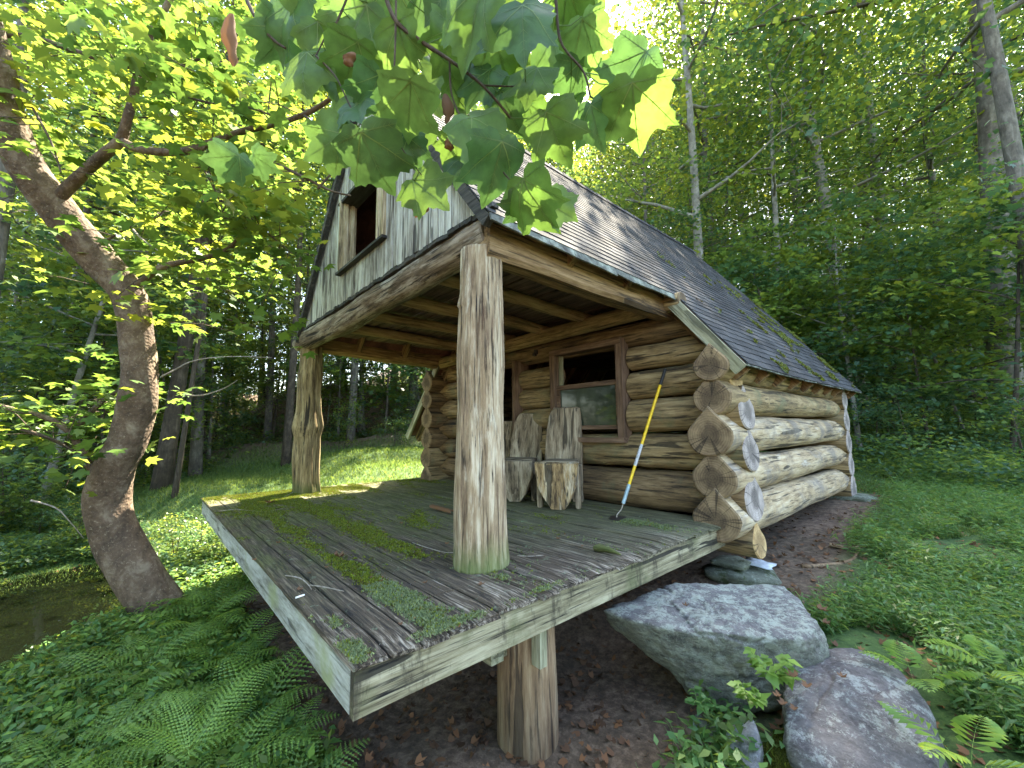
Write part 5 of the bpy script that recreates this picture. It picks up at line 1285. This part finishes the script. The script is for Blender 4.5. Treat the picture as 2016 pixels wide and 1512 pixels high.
# ------------------------------------------------------------------ big sycamore leaves hanging close above the viewer
lob = [(0, -.0), (-.08, -.09), (-.22, -.11), (-.30, -.04), (-.42, -.02), (-.53, .04), (-.48, .12), (-.53, .20), (-.50, .27), (-.46, .35), (-.42, .40), (-.47, .47), (-.52, .52), (-.50, .60), (-.54, .69), (-.42, .68), (-.36, .71), (-.28, .68), (-.22, .68), (-.18, .76), (-.12, .80), (-.08, .89), (0, 1.0)]
OUT = [(x*1.0, y) for x, y in lob]+[(-x, y) for x, y in reversed(lob[1:-1])]
def big_leaf(vm, c, size, ang, tilt, seed, curl=.18, side_=1):
    """leaf blade hung from its stalk end; ang = direction of the tip in the picture (degrees, 270 = down)"""
    rr = random.Random(seed); view = (c-CAM).normalized(); a = R(ang)
    tip = (CR*math.cos(a)+CU*math.sin(a)); nn = (-view+CR*rr.uniform(-tilt, tilt)+CU*(rr.uniform(-tilt, tilt)+.25)).normalized()
    tip = (tip-nn*tip.dot(nn)).normalized(); sd_ = tip.cross(nn)
    asym = rr.uniform(.82, 1.12); fold = rr.uniform(.1, .5)
    def P(x, y, up=0):
        z = -curl*(y-.3)**2*1.1+fold*abs(x)*.55-.35*x*x+.03*math.sin(x*9+seed)+.02*math.sin(y*11+seed*2)
        return c+sd_*(x*size*(asym if x < 0 else 2-asym))+tip*((y-.42)*size)+nn*((z+up)*size)
    n = len(OUT); rings = [1.0, .8, .55, .3]; vs = []
    jit = [1+rr.uniform(-.045, .045) for _ in OUT]
    for q in rings:
        for i, (x, y) in enumerate(OUT):
            j = jit[i] if q == 1 else 1; vs.append(P(x*q*j, .28+(y-.28)*q*j))
    vs.append(P(0, .28)); fs = []
    for k_ in range(len(rings)-1): fs += [(k_*n+i, k_*n+(i+1) % n, (k_+1)*n+(i+1) % n, (k_+1)*n+i) for i in range(n)]
    fs += [(3*n+i, 3*n+(i+1) % n, 4*n) for i in range(n)]
    vm.add(vs, fs, 0)
    for (tx, ty) in ((0, .97), (-.49, .66), (.49, .66), (-.50, .08), (.50, .08)):     # raised ribs
        for up in (.006, -.006):
            L_ = []
            for q in range(7):
                u = q/6; x, y = tx*u, .03+(ty-.03)*u; w = .009*(1-u*.8); dx, dy = (ty-.03), -tx; m_ = math.hypot(dx, dy)
                L_ += [P(x+dx/m_*w, y+dy/m_*w, up), P(x-dx/m_*w, y-dy/m_*w, up)]
            vm.add(L_, [(2*q, 2*q+1, 2*q+3, 2*q+2) for q in range(6)], 1)
            for q in (2, 3, 4, 5):                                                   # side ribs
                u = q/6.5; x0_, y0_ = tx*u, .03+(ty-.03)*u
                for s_ in (-1, 1):
                    dx, dy = tx/m_, (ty-.03)/m_; ex = dx*.75-s_*dy*.65; ey = dy*.75+s_*dx*.65; l_ = .15*(1-u*.5)
                    a0 = P(x0_, y0_, up); a1 = P(x0_+ex*l_, y0_+ey*l_, up*.9); w2 = (a1-a0).cross(nn).normalized()*(.0025*size)
                    vm.add([a0-w2, a0+w2, a1], [(0, 1, 2)], 1)
    st = P(0, -.02); 
    return st
spray = empty('sycamore_branch', at(900, -120, 1.0)); tag(spray, 'sycamore branch with big lobed green leaves hanging in front of the gable', 'branch')
BL = [(600, 140, 125, 275, 1.05), (805, 215, 120, 265, .90), (738, 318, 135, 262, .92), (812, 300, 70, 285, .98), (842, 378, 105, 300, .95), (812, 262, 90, 250, 1.02), (958, 275, 135, 285, .92), (975, 335, 130, 295, .9),
    (905, 335, 85, 262, .97), (885, 300, 70, 240, 1.0), (1055, 400, 130, 300, .86), (1100, 412, 80, 330, .88), (1018, 412, 70, 220, .9), (1030, 55, 150, 275, .82), (930, 45, 165, 235, .84), (880, 95, 105, 262, 1.0), (795, 95, 110, 290, 1.0), (728, 185, 100, 275, .98), (705, 215, 85, 285, .95),
    (690, 130, 110, 250, 1.05), (655, 95, 120, 285, 1.1), (700, 55, 120, 250, 1.08), (555, 40, 125, 265, 1.1), (545, 85, 100, 240, 1.15), (1092, 265, 120, 275, .9), (1048, 165, 105, 262, .93), (1160, 85, 105, 280, .95), (1172, 245, 95, 265, .93), (1238, 150, 118, 200, .88), (1250, 225, 135, 285, .87),
    (1110, 25, 110, 250, 1.0), (985, 110, 115, 285, 1.05), (945, 175, 100, 250, 1.05), (1000, 215, 95, 290, 1.03), (905, 175, 90, 275, 1.08), (860, 155, 85, 240, 1.1), (645, 285, 105, 195, .97), (682, 285, 85, 235, 1.0), (1130, 165, 85, 280, 1.0), (1195, 165, 75, 250, 1.02), (1010, 130, 90, 300, 1.08), (1075, 100, 105, 265, 1.0),
    (840, 40, 120, 270, 1.05), (770, 20, 120, 255, 1.1), (620, 20, 120, 290, 1.1), (990, -20, 140, 265, .9), (1150, -10, 120, 280, 1.0), (880, -20, 130, 250, 1.0), (665, 170, 95, 270, 1.12), (760, 140, 90, 280, 1.15), (840, 190, 80, 250, 1.15), (1110, 215, 80, 245, 1.05), (455, 330, 75, 255, 1.6), (520, 320, 60, 300, 1.7),
    (1150, 45, 95, 265, 1.1), (960, 75, 100, 275, 1.12), (590, 75, 105, 260, 1.2), (730, 90, 95, 265, 1.18), (925, 125, 85, 290, 1.15), (925, 245, 75, 270, 1.1), (1050, 235, 75, 270, 1.1), (1215, 205, 75, 260, 1.05)]
br = [([(745, -60, 1.0), (775, 35, .98), (830, 82, .97), (885, 118, .96), (950, 168, .96), (1005, 232, .96)], .0055), ([(1090, -60, .96), (1095, 10, .95), (1105, 85, .95), (1148, 140, .94), (1162, 190, .94)], .004), ([(470, -40, 1.2), (500, 30, 1.15), (535, 75, 1.12), (562, 95, 1.1)], .006),
    ([(690, -20, 1.05), (660, 50, 1.05), (640, 75, 1.05), (622, 110, 1.05)], .003), ([(780, -30, 1.0), (778, 90, .97), (772, 200, .95), (765, 240, .94)], .003), ([(622, 110, 1.05), (660, 150, 1.0), (690, 210, .97), (720, 260, .95)], .0025), ([(885, 118, .96), (890, 190, .97), (920, 250, .95), (960, 300, .93)], .0025), ([(950, 168, .96), (1010, 170, .95), (1035, 165, .94)], .0022), ([(1162, 190, .94), (1200, 210, .9), (1230, 205, .88)], .002), ([(765, 240, .94), (790, 290, .94), (830, 345, .95)], .002), ([(960, 300, .93), (1000, 350, .9), (1030, 385, .87)], .002)]
brp = []
for pts, r0 in br:
    Q = resample([at(*p) for p in pts], 22); mb = MB(); mb.tube(Q, [r0*(1-.5*i/21)*(1+.12*(i % 5 == 0)) for i in range(22)], 8, rough=.15); mb.build('twig', MT['twig'], spray, mw=Matrix(), smooth=True); brp += Q
for i, (x, y, w, a_, t_) in enumerate(BL):
    vm = MB(); st = big_leaf(vm, at(x, y, t_), w*1.0*t_/FPX, a_+random.Random(i+50).uniform(-22, 22), .75, i*3+1, curl=random.Random(i).uniform(.05, .45))
    q = min(brp, key=lambda z: (z-st).length)
    if (q-st).length < .30: vm.tube([st, st.lerp(q, .5)+Vector((0, 0, -.012)), q], [.0011, .0012, .0014], 5, 1, cap=False)
    vm.build('leaf', [MT[('syc', 'sycd', 'sycl', 'syc', 'sycd')[(i*7) % 5]], MT['vein']], spray, mw=Matrix(), smooth=True)
def dead_curl(c, L, w, seed, parent, mat='deadleaf', mat2=None):
    vm = MB(); rr = random.Random(seed); vs = []
    for i in range(9):
        u = i/8; ww = w*math.sin(math.pi*min(1, u*.9+.08))**.7*(1+.3*rr.uniform(-1, 1))
        for j in range(7):
            a = (j/6-.5)*4.6; vs.append(c+CR*(math.sin(a)*ww*.6)+CU*(-(u-.5)*L)+CF*(-math.cos(a)*ww*.45)+CR*(.2*w*math.sin(u*5+seed)))
    vm.add(vs, [(i*7+j, i*7+j+1, (i+1)*7+j+1, (i+1)*7+j) for i in range(8) for j in range(6)])
    return vm.build('dead_leaf', MT[mat], parent, mw=Matrix(), smooth=True)
dead_curl(at(455, 80, 1.5), .19, .045, 3, spray)['label'] = 'long curled brown dead leaf hanging at the upper left'
dead_curl(at(880, 215, .98), .07, .02, 5, spray); dead_curl(at(887, 283, .95), .035, .02, 8, spray); dead_curl(at(822, 408, .97), .05, .035, 11, spray); dead_curl(at(690, 118, .99), .035, .025, 14, spray); dead_curl(at(722, 142, .97), .03, .02, 17, spray)

# ------------------------------------------------------------------ things lying on the deck
rr = random.Random(77); GL = 'small dead leaves on the deck boards'
def dead_flat(loc, size, seed, label, group=None, curl=.35):
    r2 = random.Random(seed); a = r2.random()*6.28; vs = []; tm_ = MAPLE
    n = len(tm_)
    for q in (1, .55):
        for p in tm_:
            x, y_ = p[0]*q*1.0, .35+(p[1]-.35)*q; z = curl*(x*x*1.6+(y_-.4)**2)+.03*math.sin(x*12+seed)
            vs.append((x*math.cos(a)-y_*math.sin(a), x*math.sin(a)+y_*math.cos(a), z+.02))
    vs.append((0, 0, .03)); mb = MB()
    c0 = Vector(vs[-1]); vs[-1] = tuple(sum((Vector(v) for v in vs[n:2*n]), Vector())/n)
    mb.add([Vector(v)*size+Vector(loc) for v in vs], [(i, (i+1) % n, n+(i+1) % n, n+i) for i in range(n)]+[(n+i, n+(i+1) % n, 2*n) for i in range(n)])
    o = mb.build('fallen_leaf', MT['deadleaf'], None, mw=Matrix(), smooth=True); tag(o, label, 'dead leaf', group); return o
def deckpt(px, py, z=.006):
    d = CF+CR*((px-1008)/FPX)-CU*((py-756)/FPX); t_ = (z-CAM.z)/d.z; return CAM+d*t_
dead_flat(deckpt(660, 1098), .085, 2, 'large pale curled leaf in the middle of the mossy front boards', curl=.9)
dead_flat(deckpt(532, 992), .13, 4, 'dark curled leaf near the far front corner of the deck', curl=.8)
for i, (x, y) in enumerate(((585, 1162), (608, 1130), (640, 1118), (730, 1140), (788, 1228), (840, 1148), (500, 1102), (880, 1070), (700, 1125), (715, 1000), (860, 1000), (545, 1070), (480, 1035), (1100, 1060), (1148, 1075), (950, 1150), (575, 1035), (790, 1030))):
    dead_flat(deckpt(x, y), rr.uniform(.022, .045), 20+i, 'small curled brown leaf lying on the deck boards', GL, .7)
for i, (pts, rad_, lab, m_) in enumerate((([(562, 1133), (590, 1138), (606, 1150), (613, 1160)], .004, 'thin curved grey twig on the front boards', 'dead'), ([(610, 1152), (640, 1156), (677, 1164)], .004, 'straight pale twig on the front boards', 'dead'), ([(812, 1068), (840, 1078), (880, 1088), (905, 1085)], .003, 'fine twig just left of the thick post foot', 'dead'),
        ([(1018, 1094), (1045, 1095), (1070, 1093)], .004, 'pale twig just right of the thick post foot', 'dead'), ([(830, 1185), (860, 1170), (905, 1158)], .0025, 'fine brown twig on the near boards below the post', 'twig'), ([(430, 1006), (470, 1003), (520, 1008), (560, 1000)], .004, 'twig near the far front corner', 'dead'), ([(600, 1050), (640, 1040), (660, 1034)], .003, 'brown twig among the moss', 'twig'), ([(560, 978), (585, 966), (600, 962)], .006, 'short pale stick beside the far post foot', 'dead'))):
    Q = resample([deckpt(x, y, .012+.006*(k_ % 2)) for k_, (x, y) in enumerate(pts)], 10); mb = MB(); mb.tube(Q, [rad_*(1-.05*j) for j in range(10)], 6, rough=.2)
    o = mb.build('twig', MT[m_], None, mw=Matrix(), smooth=True); tag(o, lab, 'twig')
mb = MB(); a_, b_ = deckpt(582, 1177, .012), deckpt(599, 1171, .012); mb.tube([a_, b_], [.0045, .0045], 10); o = mb.build('chalk_stub', plain('white_chalk', (.8, .8, .78), .6), None, mw=Matrix()); tag(o, 'short white stub on the first front board', 'stub')
# piece of curled bark, and a rotten mossy stick
mb = MB(); a_ = deckpt(850, 1000, .015); b_ = deckpt(892, 1012, .015); vs = []; d_ = (b_-a_).normalized(); s_ = Vector((0, 0, 1)).cross(d_).normalized()
for i in range(9):
    for j in range(8):
        an = (j/7)*3.6-.2; q = a_.lerp(b_, i/8); vs.append(q+s_*(math.cos(an)*.032)+Vector((0, 0, .016+math.sin(an)*.026+.003*math.sin(i*3+j)))+d_*(.012*math.sin(j*2.1)))
mb.add(vs, [(i*8+j, i*8+j+1, (i+1)*8+j+1, (i+1)*8+j) for i in range(8) for j in range(7)]); o = mb.build('bark_piece', MT['deadleaf'], None, mw=Matrix(), smooth=True); tag(o, 'tan piece of curled bark on the porch floor left of the thick post', 'bark')
a_ = deckpt(1170, 1078, .02); b_ = deckpt(1222, 1092, .015); Q = resample([a_, a_.lerp(b_, .5)+Vector((0, 0, .012)), b_], 14); mb = MB(); mb.tube(Q, [.018, .024, .026, .026, .027, .024, .022, .022, .02, .017, .014, .012, .009, .006], 12, rough=.4)
o = mb.build('rotten_stick', MT['post2'], None, mw=Matrix(), smooth=True); tag(o, 'short rotten mossy stick on the porch floor right of the thick post', 'stick')
# dead wood on the slope at the right, surface roots beside the wall
for i, (pts, rad_, lab) in enumerate((([(1880, 765, 12.5), (1930, 780, 12.2), (1990, 800, 12), (2040, 815, 12)], .12, 'fallen brown log on the dark slope at the right edge'), ([(1905, 790, 12), (1950, 798, 12), (2000, 795, 12)], .04, 'thin pale dead branch below the fallen log'))):
    Q = resample([at(*p) for p in pts], 16); mb = MB(); mb.tube(Q, [rad_*(1-.03*j) for j in range(16)], 10, rough=.3); o = mb.build('fallen_log', MT['bark3'] if i == 0 else MT['dead'], None, mw=Matrix(), smooth=True); tag(o, lab, 'log')
for i, pts in enumerate((((.35, 4.4), (.6, 4.8), (.75, 5.6), (.9, 6.4)), ((.4, 5.2), (.7, 5.3), (1.0, 5.9)), ((.3, 6.0), (.55, 6.4), (.8, 7.4)))):
    Q = resample([Vector((x, y, hz(x, y)+.0)) for x, y in pts], 16); mb = MB(); mb.tube([q+Vector((.03*math.sin(j*1.3+i), 0, .008*math.sin(j+i))) for j, q in enumerate(Q)], [.026*(1-.045*j) for j in range(16)], 8, rough=.3)
    o = mb.build('tree_root', MT['pile'], None, mw=Matrix(), smooth=True); tag(o, 'brown root on the bare soil beside the cabin wall', 'root', 'roots on the bare soil')
rl = random.Random(5)
for i, (px, py, t_, s_) in enumerate(((1570, 1335, 2.15, .06), (1590, 1350, 2.12, .05), (1655, 1335, 2.2, .05), (1545, 1385, 2.05, .045), (1565, 1395, 2.05, .04), (1535, 1370, 2.08, .04), (1350, 1195, 2.75, .05), (1780, 1355, 2.3, .05), (1610, 1200, 3.0, .08), (1620, 1225, 2.9, .06))):
    p = at(px, py, t_); dead_flat(p, s_, 60+i, 'brown dead leaf lying among the boulders', 'dead leaves among the boulders', .9)

# crumbs and needles on the boards
r = np.random.default_rng(91); n = 2600
P = np.stack([-5.5*r.random(n)-.03, 3.3*r.random(n)**1.2+.05, np.full(n, .006)], -1)
V, F = leaf_arrays(P, .011, LANCE*np.array([1.2, 1, 1]), r, .3)
o = link('debris', fast_mesh('debris', V, F, [MT['deadleaf'], MT['dead'], MT['mossdark']], r.choice(3, n, p=(.45, .25, .3)))); tag(o, 'crumbs, needles and seed husks scattered over the deck boards', 'debris', kind='stuff')
